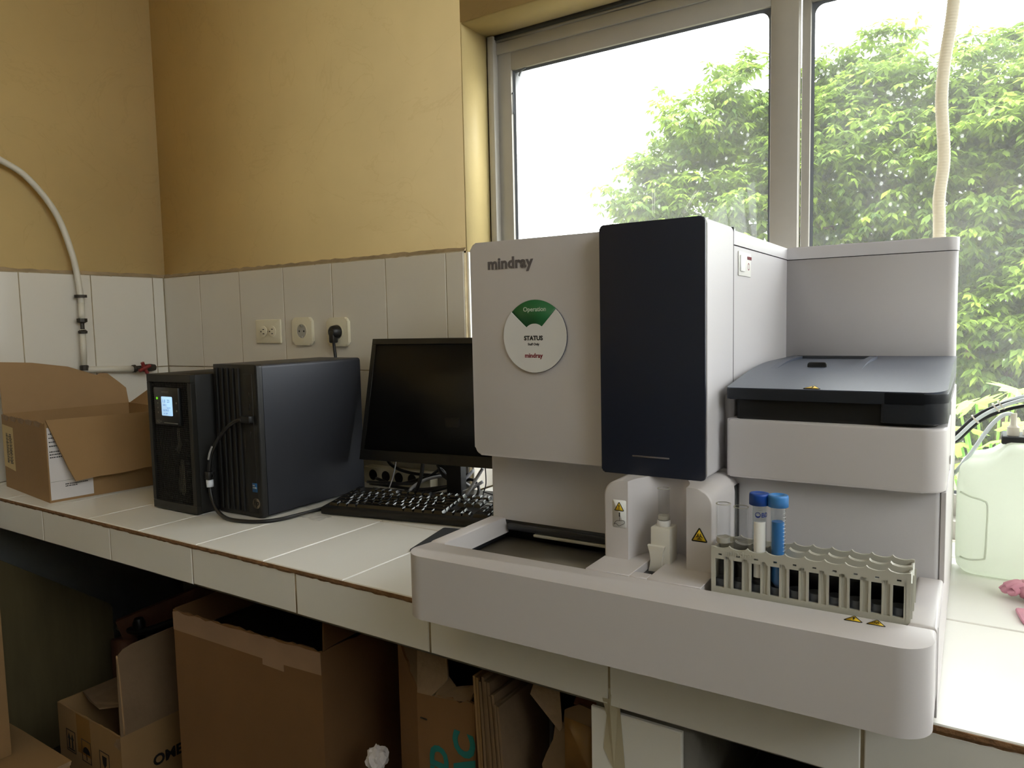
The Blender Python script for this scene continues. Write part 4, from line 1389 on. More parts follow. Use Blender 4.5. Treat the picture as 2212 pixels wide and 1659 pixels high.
tube_bm(bm, [ur((0.8782, -0.468, 0.0815)), ur((0.8790, -0.468, 0.0655))], 0.0078, 14)
finish(bm, 'ferrite_sleeve', 'usb_white', ul)
tube('cord_label', 'cord_grey', [ur((0.8965, -0.4695, 0.158)), ur((0.8885, -0.4710, 0.143)), ur((0.8840, -0.4718, 0.128))], 0.0026, 6, ul)

# ------------------------------------------------------------------ UPS
ups = thing('power_supply_unit', 'black tower UPS with a lit blue display beside the cardboard box', 'UPS', (0.690, -0.490, 0.0), 0.006)
UW, UD, UH = 0.168, 0.36, 0.3165
box('case', 'ups_case', 0, UW, 0.012, UD, 0.004, UH, r=0.002, parent=ups)
boxes('front_frame', 'ups_metal', [(0, UW, 0, 0.0125, 0.003, 0.022), (0, UW, 0, 0.0125, UH - 0.018, UH), (0, 0.012, 0, 0.0125, 0.022, UH - 0.018), (UW - 0.014, UW, 0, 0.0125, 0.022, UH - 0.018)], parent=ups, r=0.0008)
box('grille_back', 'mesh_dark', 0.012, UW - 0.014, 0.008, 0.0118, 0.022, UH - 0.018, parent=ups)
# honeycomb grille as fine wires, joined into one part
bm = bmesh.new()
nx, nz_ = 26, 58
for i in range(nx):
    x0 = 0.012 + (UW - 0.026) * i / nx
    for sgn in (1, -1):
        bbox(bm, x0, x0 + 0.0011, 0.0045, 0.0062, 0.022, UH - 0.018)
        break
for k in range(nz_):
    z0 = 0.022 + (UH - 0.040) * k / nz_
    bbox(bm, 0.012, UW - 0.014, 0.0050, 0.0066, z0, z0 + 0.0011)
g = finish(bm, 'honeycomb_grille', 'ups_metal', ups, smooth=False); g['kind'] = 'stuff'
pan = box('display_panel', 'plastic_black', 0.030, 0.124, -0.0028, 0.006, 0.201, 0.287, r=0.002, parent=ups)
prism('screen', 'lcd', roundpoly([(0.0600, 0.2225), (0.1010, 0.2225), (0.1010, 0.2660), (0.0600, 0.2660)], 0.0025, 4), 0.0028, 0.0036, parent=pan, M=M_XZ)
text('reading', 'lcd_ink', '1.0  23', 0.0100, frame_m((0.0640, -0.0037, 0.2525), (1, 0, 0), (0, 0, 1)), pan, depth=0.0001)
text('reading', 'lcd_ink', 'INPUT', 0.0050, frame_m((0.0660, -0.0037, 0.2450), (1, 0, 0), (0, 0, 1)), pan, depth=0.0001)
text('reading', 'lcd_ink', '23.4 V', 0.0050, frame_m((0.0820, -0.0037, 0.2390), (1, 0, 0), (0, 0, 1)), pan, depth=0.0001)
text('reading', 'lcd_ink', 'OUTPUT', 0.0060, frame_m((0.0650, -0.0037, 0.2325), (1, 0, 0), (0, 0, 1)), pan, depth=0.0001)
text('reading', 'lcd_ink', '50  230V', 0.0045, frame_m((0.0670, -0.0037, 0.2260), (1, 0, 0), (0, 0, 1)), pan, depth=0.0001)
lathe('status_led', 'led_green', [(0, 0.0026), (0.0030, 0.0026), (0.0030, 0.0036), (0, 0.0038)], 16, pan, M=Matrix.Translation((0.0430, 0, 0.2615)) @ M_XZ)
for z in (0.2505, 0.2400, 0.2290):
    lathe('led', 'print_dim', [(0, 0.0026), (0.0018, 0.0026), (0.0018, 0.0031), (0, 0.0031)], 10, pan, M=Matrix.Translation((0.0450, 0, z)) @ M_XZ)
for z in (0.2525, 0.2345):
    lathe('button', 'print_dim', [(0, 0.0026), (0.0022, 0.0026), (0.0022, 0.0034), (0, 0.0034)], 10, pan, M=Matrix.Translation((0.1165, 0, z)) @ M_XZ)
text('panel_name', 'print_dim', 'connect', 0.0085, frame_m((0.0610, -0.0030, 0.2745), (1, 0, 0), (0, 0, 1)), pan, depth=0.0001)
text('panel_mark', 'print_dim', 'N2+', 0.0110, frame_m((0.0360, -0.0030, 0.2045), (1, 0, 0), (0, 0, 1)), pan, depth=0.0001)
box('panel_bar', 'print_dim', 0.0660, 0.1180, -0.0032, -0.0026, 0.2050, 0.2068, parent=pan)
# pale shapes seen behind the grille
prism('inner_baffle', 'tape_clear', roundpoly([(0.092, 0.055), (0.112, 0.036), (0.120, 0.060), (0.118, 0.120), (0.108, 0.125), (0.098, 0.100)], 0.004, 3), -0.0078, -0.0068, parent=ups, M=M_XZ)
prism('inner_bracket', 'tape_clear', [(0.098, 0.195), (0.108, 0.195), (0.110, 0.150), (0.100, 0.135), (0.088, 0.145), (0.100, 0.160)], -0.0078, -0.0068, parent=ups, M=M_XZ)
for k in range(7):
    box('inner_fin', 'print_dim', 0.126, 0.141, 0.0066, 0.0078, 0.060 + 0.018 * k, 0.0615 + 0.018 * k, parent=ups)
for x in (0.02, UW - 0.04):
    for y in (0.04, UD - 0.05):
        box('foot', 'slot_black', x, x + 0.02, y, y + 0.02, 0, 0.0045, parent=ups)

# ------------------------------------------------------------------ monitor
mo = thing('monitor', 'black flat computer monitor switched off behind the keyboard', 'monitor', (1.283, -0.060, 0.0), R(8))
tilt = R(14)
MW, MH = 0.50, 0.300
MM = Matrix.Translation((0, -0.075, 0.092)) @ Matrix.Rotation(-tilt, 4, 'X')
box('casing', 'plastic_black', -MW / 2, MW / 2, 0.0, 0.016, 0, MH, r=0.003, parent=mo, M=MM)
box('rear_hump', 'plastic_black', -0.17, 0.17, 0.016, 0.040, 0.06, 0.24, r=0.012, parent=mo, M=MM)
boxes('bezel', 'plastic_black', [(-MW / 2, MW / 2, -0.0035, 0.001, 0, 0.025), (-MW / 2, MW / 2, -0.0035, 0.001, MH - 0.0145, MH), (-MW / 2, -MW / 2 + 0.012, -0.0035, 0.001, 0.025, MH - 0.0145), (MW / 2 - 0.012, MW / 2, -0.0035, 0.001, 0.025, MH - 0.0145)], parent=mo, r=0.0006).data.transform(MM)
box('screen', 'screen', -MW / 2 + 0.012, MW / 2 - 0.012, -0.0014, 0.001, 0.025, MH - 0.0145, parent=mo, M=MM)
lathe('round_emblem', 'plastic_black2', [(0, 0), (0.006, 0), (0.006, 0.0008), (0, 0.0008)], 24, mo, M=MM @ Matrix.Translation((0, -0.0034, 0.0125)) @ M_XZ)
box('stand_neck', 'plastic_black2', -0.020, 0.020, -0.055, -0.028, 0.008, 0.20, r=0.003, parent=mo)
prism('stand_base', 'plastic_black', roundpoly([(-0.11, -0.10), (0.11, -0.10), (0.11, 0.045), (-0.11, 0.045)], 0.02, 5), 0.0, 0.010, 0.003, 2, mo)

# ------------------------------------------------------------------ keyboard
kb = thing('keyboard', 'black full-size keyboard in front of the monitor', 'keyboard', (1.092, -0.340, 0.0), R(11.5))
KW, KD = 0.440, 0.155
KT = Matrix.Rotation(R(5.2), 4, 'X')
bm = bmesh.new()
prof = roundpoly([(0.0, 0.001), (KD, 0.001), (KD, 0.0165), (0.0, 0.0165)], [0.002, 0.004, 0.004, 0.007], 4)
prism_bm(bm, prof, 0, KW, M=M_YZ)
bm.transform(KT)
finish(bm, 'case', 'plastic_black2', kb)
box('rear_leg', 'plastic_black2', 0.04, 0.06, KD - 0.022, KD - 0.016, 0.0, 0.016, parent=kb)
box('rear_leg', 'plastic_black2', KW - 0.06, KW - 0.04, KD - 0.022, KD - 0.016, 0.0, 0.016, parent=kb)
KEYM = {}
def key_mesh(w, d):
    kk = (round(w, 4), round(d, 4))
    if kk not in KEYM:
        bm = bmesh.new()
        g = 0.0006
        a = [bm.verts.new(p) for p in ((g, g, 0), (w - g, g, 0), (w - g, d - g, 0), (g, d - g, 0))]
        i = 0.0038
        b = [bm.verts.new(p) for p in ((i, i * .8, 0.0072), (w - i, i * .8, 0.0072), (w - i, d - i * .8, 0.0078), (i, d - i * .8, 0.0078))]
        bm.faces.new(b)
        for q in range(4):
            bm.faces.new((a[q], a[(q + 1) % 4], b[(q + 1) % 4], b[q]))
        es = [e for e in bm.edges if e.verts[0].co.z > 0.005 and e.verts[1].co.z > 0.005]
        bmesh.ops.bevel(bm, geom=es, offset=0.0006, segments=1, affect='EDGES')
        me = bpy.data.meshes.new('key')
        bm.to_mesh(me); bm.free()
        me.materials.append(MATS['key_black'])
        KEYM[kk] = me
    return KEYM[kk]
U = 0.01905
def key(x, y, w=1.0, d=1.0, leg=None):
    o = bpy.data.objects.new('key', key_mesh(w * U, d * U))
    COL.objects.link(o)
    o.parent = kb
    o.matrix_local = KT @ Matrix.Translation((x, y, 0.0160))
    return o
X0, Y0 = 0.010, 0.016
rowy = [Y0 + U * i for i in range(5)] + [Y0 + U * 5 + 0.008]
def row(i, ws, x=X0):
    for w in ws:
        if w > 0: key(x, rowy[i], w)
        x += abs(w) * U
row(0, [1.25, 1.25, 1.25, 6.25, 1.25, 1.25, 1.25, 1.25])
row(1, [2.25] + [1] * 10 + [2.75])
row(2, [1.75] + [1] * 11 + [2.25])
row(3, [1.5] + [1] * 12 + [1.5])
row(4, [1] * 13 + [2])
row(5, [1, -1, 1, 1, 1, 1, -.5, 1, 1, 1, 1, -.5, 1, 1, 1, 1])
XN = X0 + 15.25 * U
for i in (3, 4, 5): row(i, [1, 1, 1], XN)
row(0, [1, 1, 1], XN); row(1, [-1, 1, -1], XN)
XP = XN + 3.25 * U
row(4, [1, 1, 1, 1], XP); row(3, [1, 1, 1], XP); row(2, [1, 1, 1], XP); row(1, [1, 1, 1], XP); row(0, [2, 1], XP)
key(XP + 3 * U, rowy[2], 1, 2); key(XP + 3 * U, rowy[0], 1, 2)
# key legends, joined
bm = bmesh.new()
rnd = random.Random(8)
for i in range(5):
    for c_ in range(14):
        x = X0 + U * (c_ + 0.32 + (0.3 * (4 - i) % 1)); y = rowy[i] + 0.0115
        w = rnd.uniform(0.0018, 0.0040)
        vs = [bm.verts.new(p) for p in ((x, y, 0.02395), (x + w, y, 0.02395), (x + w, y + 0.0022, 0.0240), (x, y + 0.0022, 0.0240))]
        bm.faces.new(vs)
bm.transform(KT)
lg = finish(bm, 'key_legends', 'print_dim', kb, smooth=False); lg['kind'] = 'stuff'
# mouse pad
mp_ = prism('mouse_pad', 'mousepad', roundpoly([(0, 0), (0.19, 0.0), (0.19, 0.155), (0, 0.155)], 0.006, 4), 0, 0.0042, 0.0008, 1)
mp_.location = (1.446, -0.452, 0.0)
mp_.rotation_euler = (0, 0, R(14))
tag(mp_, 'dark grey mouse pad on the counter next to the analyser tray', 'mouse pad')
# clear plastic film scrap under the USB lead
flm = thing('film_scrap', 'crumpled clear plastic film scrap lying in front of the keyboard', 'plastic film', (1.075, -0.368, 0.0))
bm = bmesh.new()
rnd = random.Random(2)
gx, gy = 7, 5
V = [[bm.verts.new((i * 0.012 - 0.01 + rnd.uniform(-.003, .003), j * 0.010 - 0.02 + rnd.uniform(-.003, .003), 0.001 + rnd.uniform(0, 0.006))) for j in range(gy)] for i in range(gx)]
for i in range(gx - 1):
    for j in range(gy - 1):
        bm.faces.new((V[i][j], V[i + 1][j], V[i + 1][j + 1], V[i][j + 1]))
finish(bm, 'film', 'film', flm, smooth=False)

# ------------------------------------------------------------------ sockets
def schuko(x, z, label):
    t = thing('wall_socket', label, 'socket', (x, -0.010, z))
    prism('plate', 'socket_cream', roundpoly([(-0.0410, -0.0395), (0.0410, -0.0395), (0.0410, 0.0395), (-0.0410, 0.0395)], 0.011, 6), 0.0, 0.0095, 0.005, 3, t, M_XZ)
    lathe('ring', 'socket_cream', [(0.0195, 0.009), (0.0225, 0.009), (0.0225, 0.0108), (0.0195, 0.0108), (0.0195, 0.002)], 32, t, M=M_XZ)
    lathe('well', 'socket_grey', [(0, 0.0098), (0.0195, 0.0098), (0.0195, 0.0102)], 32, t, M=M_XZ)
    for sx in (-1, 1):
        lathe('pin_hole', 'hole', [(0, 0), (0.0027, 0), (0.0027, 0.0004), (0, 0.0004)], 12, t, M=Matrix.Translation((sx * 0.0095, -0.0101, 0)) @ M_XZ)
    box('earth_clip', 'socket_grey', -0.003, 0.003, -0.0118, -0.0098, 0.013, 0.019, parent=t)
    box('earth_clip', 'socket_grey', -0.003, 0.003, -0.0118, -0.0098, -0.019, -0.013, parent=t)
    return t
dp_ = thing('wall_socket', 'cream twin flat-pin socket plate on the tiled wall', 'socket', (0.534, -0.010, 0.4065))
prism('plate', 'socket_cream', roundpoly([(-0.056, -0.0355), (0.056, -0.0355), (0.056, 0.0355), (-0.056, 0.0355)], 0.003, 3), 0, 0.0065, 0.003, 3, dp_, M_XZ)
for sx in (-1, 1):
    f = lathe('outlet_face', 'socket_cream', [(0, 0.006), (0.0165, 0.006), (0.0165, 0.0088), (0.0155, 0.0092), (0, 0.0092)], 28, dp_, M=Matrix.Translation((sx * 0.0195, 0, 0)) @ M_XZ)
    for dz_ in (-0.0065, 0.0065):
        box('blade_slot', 'hole', sx * 0.0195 - 0.001, sx * 0.0195 + 0.006, -0.0096, -0.0090, dz_ - 0.0013, dz_ + 0.0013, parent=f)
    lathe('earth_hole', 'hole', [(0, 0.0092), (0.0022, 0.0092), (0.0022, 0.0096), (0, 0.0096)], 10, f, M=Matrix.Translation((sx * 0.0195 - 0.0085, 0, 0)) @ M_XZ)
lathe('screw', 'socket_grey', [(0, 0.0062), (0.0026, 0.0062), (0.0026, 0.0072), (0, 0.0072)], 10, dp_, M=M_XZ)
schuko(0.6845, 0.4055, 'empty cream round-pin socket between the twin socket and the plugged one')
schuko(0.8270, 0.4020, 'cream round-pin socket with a black plug in it')
pg = thing('power_plug', 'black angled plug with its cord pushed into the wall socket', 'plug', (0.827, -0.020, 0.402))
lathe('plug_body', 'plastic_black', [(0, -0.004), (0.0185, -0.004), (0.0185, 0.006), (0.0165, 0.016), (0.011, 0.021), (0, 0.021)], 24, pg, M=Matrix.Translation((0, -0.0015, 0)) @ M_XZ)
bm = bmesh.new()
bbox(bm, -0.0085, 0.0085, -0.024, -0.004, -0.030, 0.004, r=0.004, seg=2)
finish(bm, 'plug_neck', 'plastic_black', pg)
tube('cord', 'cord_black', [(0.0, -0.014, -0.028), (0.001, -0.013, -0.045), (0.004, -0.012, -0.075), (0.010, -0.010, -0.12), (0.02, -0.006, -0.20), (0.05, -0.01, -0.32), (0.10, -0.02, -0.394)], 0.0042, 10, pg)

# ------------------------------------------------------------------ cables behind the monitor
ps = thing('power_strip', 'pale power strip lying against the wall behind the monitor', 'power strip', (1.055, -0.030, 0.0))
box('strip_body', 'socket_cream', -0.12, 0.11, -0.018, 0.014, 0.0, 0.045, r=0.004, parent=ps)
for i in range(4):
    lathe('outlet', 'hole', [(0, 0.0181), (0.014, 0.0181), (0.014, 0.0186), (0, 0.0186)], 20, ps, M=Matrix.Translation((-0.085 + 0.045 * i, 0, 0.024)) @ M_XZ)
rnd = random.Random(14)
def cable(m, pts, r_, label):
    return tag(tube('cable', m, pts, r_, 8), label, 'cable', 'tangled cables behind the monitor')
cable('cord_black', [(1.02, -0.06, 0.09), (1.06, -0.07, 0.060), (1.13, -0.075, 0.048), (1.22, -0.07, 0.050), (1.30, -0.06, 0.058)], 0.0042, 'thick black cable sagging across below the monitor')
cable('cord_black', [(1.03, -0.10, 0.030), (1.10, -0.10, 0.022), (1.17, -0.08, 0.04), (1.24, -0.06, 0.06), (1.28, -0.05, 0.11)], 0.0040, 'black cable rising towards the monitor stand')
cable('cord_black', [(1.02, -0.12, 0.006), (1.10, -0.125, 0.006), (1.18, -0.11, 0.010), (1.26, -0.085, 0.03), (1.31, -0.075, 0.05), (1.345, -0.09, 0.035), (1.34, -0.105, 0.010), (1.32, -0.12, 0.005)], 0.0038, 'black cable curling down beside the stand neck')
cable('cord_grey', [(1.125, -0.125, 0.10), (1.120, -0.13, 0.06), (1.110, -0.14, 0.02), (1.10, -0.145, 0.006)], 0.0016, 'thin pale wire hanging straight down below the monitor')
cable('cord_black', [(1.215, -0.13, 0.11), (1.210, -0.135, 0.06), (1.195, -0.145, 0.01)], 0.0045, 'stiff black cable dropping behind the keyboard')
cable('cord_grey', [(1.175, -0.155, 0.006), (1.180, -0.13, 0.030), (1.21, -0.10, 0.048), (1.26, -0.08, 0.052), (1.31, -0.07, 0.03)], 0.0040, 'grey cable arching behind the keyboard')
cable('cord_grey', [(1.205, -0.150, 0.005), (1.245, -0.12, 0.018), (1.285, -0.095, 0.035), (1.31, -0.06, 0.07)], 0.0040, 'grey cable running diagonally up to the stand')
cable('cord_grey', [(1.225, -0.145, 0.005), (1.27, -0.12, 0.015), (1.32, -0.10, 0.030), (1.35, -0.08, 0.05)], 0.0040, 'second grey cable running diagonally beside the first')
cable('cord_black', [(0.98, -0.07, 0.006), (1.06, -0.09, 0.012), (1.15, -0.08, 0.010), (1.22, -0.06, 0.02), (1.27, -0.04, 0.03)], 0.0040, 'black cable lying low along the power strip')
cable('cord_black', [(1.00, -0.10, 0.018), (1.08, -0.11, 0.026), (1.16, -0.09, 0.030), (1.23, -0.07, 0.075)], 0.0035, 'black cable crossing over the low cables')
# coiled bundle
bm = bmesh.new()
for k in range(9):
    pth = []
    for q in range(17):
        a = 2 * math.pi * q / 16
        pth.append(Vector((1.262 + 0.026 * math.cos(a) + rnd.uniform(-.002, .002), -0.105 + 0.004 * (k % 3) + rnd.uniform(-.002, .002), 0.066 - 0.018 * math.cos(a) * 0.9 + (0.006 + 0.0015 * k) * math.sin(a))))
    tube_bm(bm, pth, 0.0018, 6)
tag(finish(bm, 'cable_bundle', 'cord_black', ang=60), 'tied bundle of thin black cable hanging below the monitor', 'cable bundle')
cable('cord_black', [(1.372, -0.10, 0.090), (1.369, -0.095, 0.05), (1.362, -0.095, 0.012), (1.41, -0.07, 0.03), (1.48, -0.04, 0.055)], 0.0014, 'thin dark wire crossing in front of the window sill')
cable('cord_black', [(1.36, -0.095, 0.03), (1.41, -0.08, 0.018), (1.47, -0.06, 0.012), (1.55, -0.05, 0.006)], 0.0014, 'thin dark wire trailing along the window sill')
ant = thing('ribbed_grey_lead', 'ribbed grey strain relief leaning beside the monitor stand', 'cable', (1.325, -0.13, 0.004))
P = [Vector((0.0, 0.0, 0.006)).lerp(Vector((0.040, 0.030, 0.082)), k / 60) for k in range(61)]
bm = bmesh.new()
tube_bm(bm, P, 0.004, 10, rfun=lambda i: 0.0042 if i % 3 else 0.0034)
finish(bm, 'sleeve', 'cord_grey', ant, ang=70)

# ------------------------------------------------------------------ water pipe on the left wall
pp = thing('water_pipe', 'white bent plastic water pipe with clamps on the left wall', 'pipe', (0.035, -0.295, 0.30))
po = Vector((-0.035, 0.295, -0.30))
def pr_(p): return tuple(Vector(p) + po)
pts = [(0.028, -0.95, 1.02), (0.026, -0.75, 0.985), (0.028, -0.60, 0.945), (0.030, -0.483, 0.894), (0.030, -0.416, 0.854), (0.030, -0.348, 0.765), (0.030, -0.310, 0.650), (0.031, -0.296, 0.552), (0.033, -0.294, 0.500)]
tube('bent_pipe', 'pipe_white', [pr_(p) for p in pts], 0.0088, 12, pp)
bm = bmesh.new()
tube_bm(bm, [pr_((0.033, -0.294, 0.505)), pr_((0.034, -0.296, 0.445))], 0.0088, 12)
tube_bm(bm, [pr_((0.034, -0.296, 0.425)), pr_((0.034, -0.299, 0.315))], 0.0085, 12)
finish(bm, 'straight_pipe', 'pipe_white', pp)
lathe('pipe_clamp', 'clamp_dark', [(0.0088, -0.004), (0.017, -0.004), (0.017, 0.004), (0.0088, 0.004)], 16, pp, pr_((0.0325, -0.2945, 0.524)))
box('clamp_foot', 'clamp_dark', *[v for a, b in zip(pr_((0.009, -0.299, 0.5205)), pr_((0.026, -0.290, 0.5275))) for v in (a, b)], parent=pp)
cpl = lathe('coupling', 'clamp_dark', [(0, -0.025), (0.0125, -0.025), (0.0135, -0.018), (0.0100, -0.015), (0.0060, -0.010), (0.0060, 0.006), (0.0105, 0.008), (0.0150, 0.010), (0.0150, 0.020), (0, 0.021)], 8, pp, pr_((0.034, -0.296, 0.437)), ang=20)
lathe('elbow', 'clamp_dark', [(0, 0), (0.012, 0), (0.012, 0.014), (0.0085, 0.016), (0, 0.016)], 12, pp, pr_((0.034, -0.299, 0.301)))
bm = bmesh.new()
tube_bm(bm, [pr_((0.034, -0.302, 0.303)), pr_((0.034, -0.22, 0.300)), pr_((0.034, -0.148, 0.296))], 0.0098, 12)
finish(bm, 'branch_pipe', 'pipe_white', pp)
vb = lathe('valve_body', 'clamp_dark', [(0, 0), (0.012, 0.0), (0.013, 0.008), (0.009, 0.012), (0.009, 0.030), (0.012, 0.034), (0.013, 0.060), (0.010, 0.075), (0, 0.076)], 10, pp, M=Matrix.Translation(pr_((0.034, -0.150, 0.2965))) @ Matrix.Rotation(R(-90), 4, 'X'))
bm = bmesh.new()
for k in range(4):
    a = math.pi / 2 * k + 0.4
    tube_bm(bm, [Vector(pr_((0.058, -0.124, 0.2975))), Vector(pr_((0.060, -0.124 + 0.020 * math.cos(a), 0.2975 + 0.020 * math.sin(a))))], 0.0058, 8)
bmesh.ops.create_uvsphere(bm, u_segments=10, v_segments=8, radius=0.010, matrix=Matrix.Translation(pr_((0.056, -0.124, 0.2975))))
finish(bm, 'valve_wheel', 'valve_red', vb, ang=50)
bm = bmesh.new()
tube_bm(bm, [pr_((0.034, -0.124, 0.297)), pr_((0.058, -0.124, 0.297))], 0.005, 8)
finish(bm, 'valve_stem', 'clamp_dark', vb)

# ------------------------------------------------------------------ cardboard box on the counter
CT = 0.004
def carton_body(name, m, w, d, h, parent, th=CT, torn=None, floor=True):
    """open box: x 0..w, y 0..d ; torn: dict side -> (amplitude, steps) for a ragged top edge"""
    bm = bmesh.new()
    torn = torn or {}
    rnd = random.Random(hash(name) % 97 + int(w * 1000))
    def wall(p0, p1, nrm, side):
        amp, n_ = torn.get(side, (0, 1))
        prev = None
        for i in range(n_ + 1):
            t = i / n_
            x = p0[0] + (p1[0] - p0[0]) * t; y = p0[1] + (p1[1] - p0[1]) * t
            z = h - (rnd.uniform(0, amp) if 0 < i < n_ else amp * 0.3)
            cur = [bm.verts.new(q) for q in ((x, y, 0), (x, y, z), (x + nrm[0] * th, y + nrm[1] * th, z), (x + nrm[0] * th, y + nrm[1] * th, 0))]
            if prev:
                for k in range(4):
                    bm.faces.new((prev[k], prev[(k + 1) % 4], cur[(k + 1) % 4], cur[k]))
            else:
                bm.faces.new(cur)
            prev = cur
        bm.faces.new(list(reversed(prev)))
    wall((0, 0), (w, 0), (0, 1), 'front')
    wall((w, th), (w, d - th), (-1, 0), 'right')
    wall((0, d - th), (w, d - th), (0, 1), 'back')
    wall((0, th), (0, d - th), (1, 0), 'left')
    if floor:
        bbox(bm, th, w - th, th, d - th, 0, th)
    bmesh.ops.recalc_face_normals(bm, faces=bm.faces[:])
    return finish(bm, 'box_body', m, parent, smooth=False)

cb = thing('cardboard_box', 'open brown cardboard box with a paper label standing on the counter', 'box', (0.0845, -0.5507, 0.0), R(-7))
BW, BD, BH = 0.330, 0.335, 0.200
carton_body('counter_box', 'cardboard', BW, BD, BH, cb, torn={'front': (0.007, 26)})
rnd = random.Random(31)
# left flap standing up
sheet('flap', 'cardboard_in', [(0.002, 0.004, BH - 0.002), (0.002, BD - 0.002, BH - 0.002), (-0.002, BD - 0.006, BH + 0.045), (-0.006, BD - 0.022, BH + 0.062), (-0.007, BD - 0.055, BH + 0.092), (-0.008, BD - 0.075, BH + 0.094), (-0.009, BD - 0.085, BH + 0.089), (-0.010, BD - 0.16, BH + 0.118), (-0.012, BD - 0.25, BH + 0.134), (-0.012, 0.004, BH + 0.140)], CT, cb)
# right flap hanging outside
sheet('flap', 'cardboard', [(BW + 0.0005, 0.001, BH + 0.004), (BW + 0.0005, BD - 0.002, BH - 0.002), (BW + 0.034, BD - 0.01, 0.060)] + [tuple(Vector((BW + 0.034, BD - 0.01, 0.060)).lerp(Vector((BW + 0.034, 0.075, 0.052)), k / 9) + Vector((0, 0, rnd.uniform(-.002, .002)))) for k in range(1, 9)] + [(BW + 0.034, 0.075, 0.052), (BW + 0.034, 0.048, 0.050), (BW + 0.028, 0.036, 0.082)], CT, cb)
tube('flap_crease', 'cardboard_in', [(BW + 0.006, 0.040, BH - 0.020), (BW + 0.021, 0.055, 0.115), (BW + 0.0345, 0.078, 0.056)], 0.0012, 5, cb)
# rear flap folded up and outward
sheet('flap', 'cardboard', [(0.004, BD - 0.003, BH - 0.002), (BW - 0.002, BD - 0.003, BH - 0.002), (BW - 0.004, BD + 0.045, BH + 0.085), (0.16, BD + 0.045, BH + 0.085), (0.10, BD + 0.03, BH + 0.052)], CT, cb)
# torn fibres on the front edge
for k in range(5):
    x = 0.02 + 0.06 * k
    sheet('torn_edge', 'torn_paper', [(x, -0.0008, BH - 0.014), (x + 0.03, -0.0008, BH - 0.016), (x + 0.045, -0.0010, BH - 0.004), (x + 0.02, -0.0012, BH - 0.001), (x - 0.01, -0.0010, BH - 0.003)], 0.0006, cb)
# tan shipping label with bar codes on the front
lb = sheet('shipping_label', 'paper_tan', [(-0.002 + 0.003, -0.0006, 0.058), (0.090, -0.0006, 0.052), (0.088, -0.0006, 0.168), (0.001, -0.0006, 0.172)], 0.0004, cb)
bm = bmesh.new()
for col_x, wd in ((0.0300, 0.012), (0.0560, 0.014)):
    z = 0.070
    while z < 0.150:
        h_ = rnd.choice((0.0008, 0.0014, 0.0022))
        bbox(bm, col_x, col_x + wd, -0.0011, -0.0006, z, z + h_)
        z += h_ + rnd.choice((0.0008, 0.0016))
finish(bm, 'bar_code', 'print_black', lb, smooth=False)
bm = bmesh.new()
for k in range(9):
    bbox(bm, 0.0465, 0.0490, -0.0011, -0.0006, 0.075 + 0.008 * k, 0.080 + 0.008 * k)
    bbox(bm, 0.0735, 0.0750, -0.0011, -0.0006, 0.070 + 0.008 * k, 0.0745 + 0.008 * k)
finish(bm, 'small_print', 'print_black', lb, smooth=False)
# white paper label on the right side
pl = sheet('paper_label', 'paper', [(BW + 0.0008, 0.003, 0.006), (BW + 0.0008, 0.100, 0.006), (BW + 0.0008, 0.100, 0.068), (BW + 0.0008, 0.060, 0.070), (BW + 0.0008, 0.060, 0.185), (BW + 0.0008, 0.003, 0.185)], 0.0004, cb)
for txt, zz in (('Schlagzeilen', 0.168), ('im Karton', 0.158), ('Inhalt 24', 0.148), ('kg 12,5', 0.138), ('Made in', 0.124), ('Germany', 0.117), ('No 210', 0.110)):
    bm = bmesh.new()
    rr = random.Random(len(txt) + int(zz * 1000))
    x = 0.006
    while x < 0.030:
        w_ = rr.uniform(0.0015, 0.004)
        bbox(bm, BW + 0.0008, BW + 0.0012, x, x + w_, zz, zz + 0.0028)
        x += w_ + 0.0010
    finish(bm, 'small_print', 'print_black', pl, smooth=False)
for zz, x1 in ((0.0400, 0.088), (0.0350, 0.060)):
    bm = bmesh.new()
    rr = random.Random(int(zz * 1e4))
    x = 0.036
    while x < x1:
        w_ = rr.uniform(0.0012, 0.003)
        bbox(bm, BW + 0.0008, BW + 0.0012, x, x + w_, zz, zz + rr.choice((0.0020, 0.0026)))
        x += w_ + rr.choice((0.0006, 0.0006, 0.0016))
    finish(bm, 'small_print', 'print_black', pl, smooth=False)
box('label_rule', 'print_dim', BW + 0.0008, BW + 0.0011, 0.004, 0.060, 0.0505, 0.0511, parent=pl)

# ------------------------------------------------------------------ under the counter
A = thing('cardboard_box', 'tall open brown cardboard box with pale tape along its rim under the counter', 'box', (0.862, -0.563, ZF), R(2.5))
AW, AD, AH = 0.440, 0.30, 0.635
carton_body('boxA', 'cardboard_shaded', AW, AD, AH, A, torn={'front': (0.006, 40), 'right': (0.02, 12)})
tp = [(0.0, -0.001, AH - 0.046)] + [(0.28, -0.001, AH - 0.050), (0.28, -0.001, AH - 0.062), (0.34, -0.001, AH - 0.064), (0.34, -0.001, AH - 0.050), (AW, -0.001, AH - 0.048)] + [(AW - AW * k / 24, -0.0012, AH - 0.004 + rnd.uniform(-.004, .002)) for k in range(0, 25)]
sheet('tape_band', 'tape_pale', tp, 0.0006, A)
tag(box('black_and_shade', 'black_and_shade', 0.880, 1.285, -0.530, -0.270, ZF + 0.006, ZF + AH - 0.045, r=0.02, seg=3), 'black block standing in for the dark inside of the tall cardboard box with the pale taped rim', 'shade block')  # painted darkness inside the open box
sheet('flap', 'cardboard_shaded', [(AW - 0.002, 0.01, AH - 0.004), (AW - 0.002, AD - 0.01, AH - 0.002), (AW - 0.06, AD - 0.02, AH + 0.065), (AW - 0.05, 0.06, AH + 0.055)], CT, A)

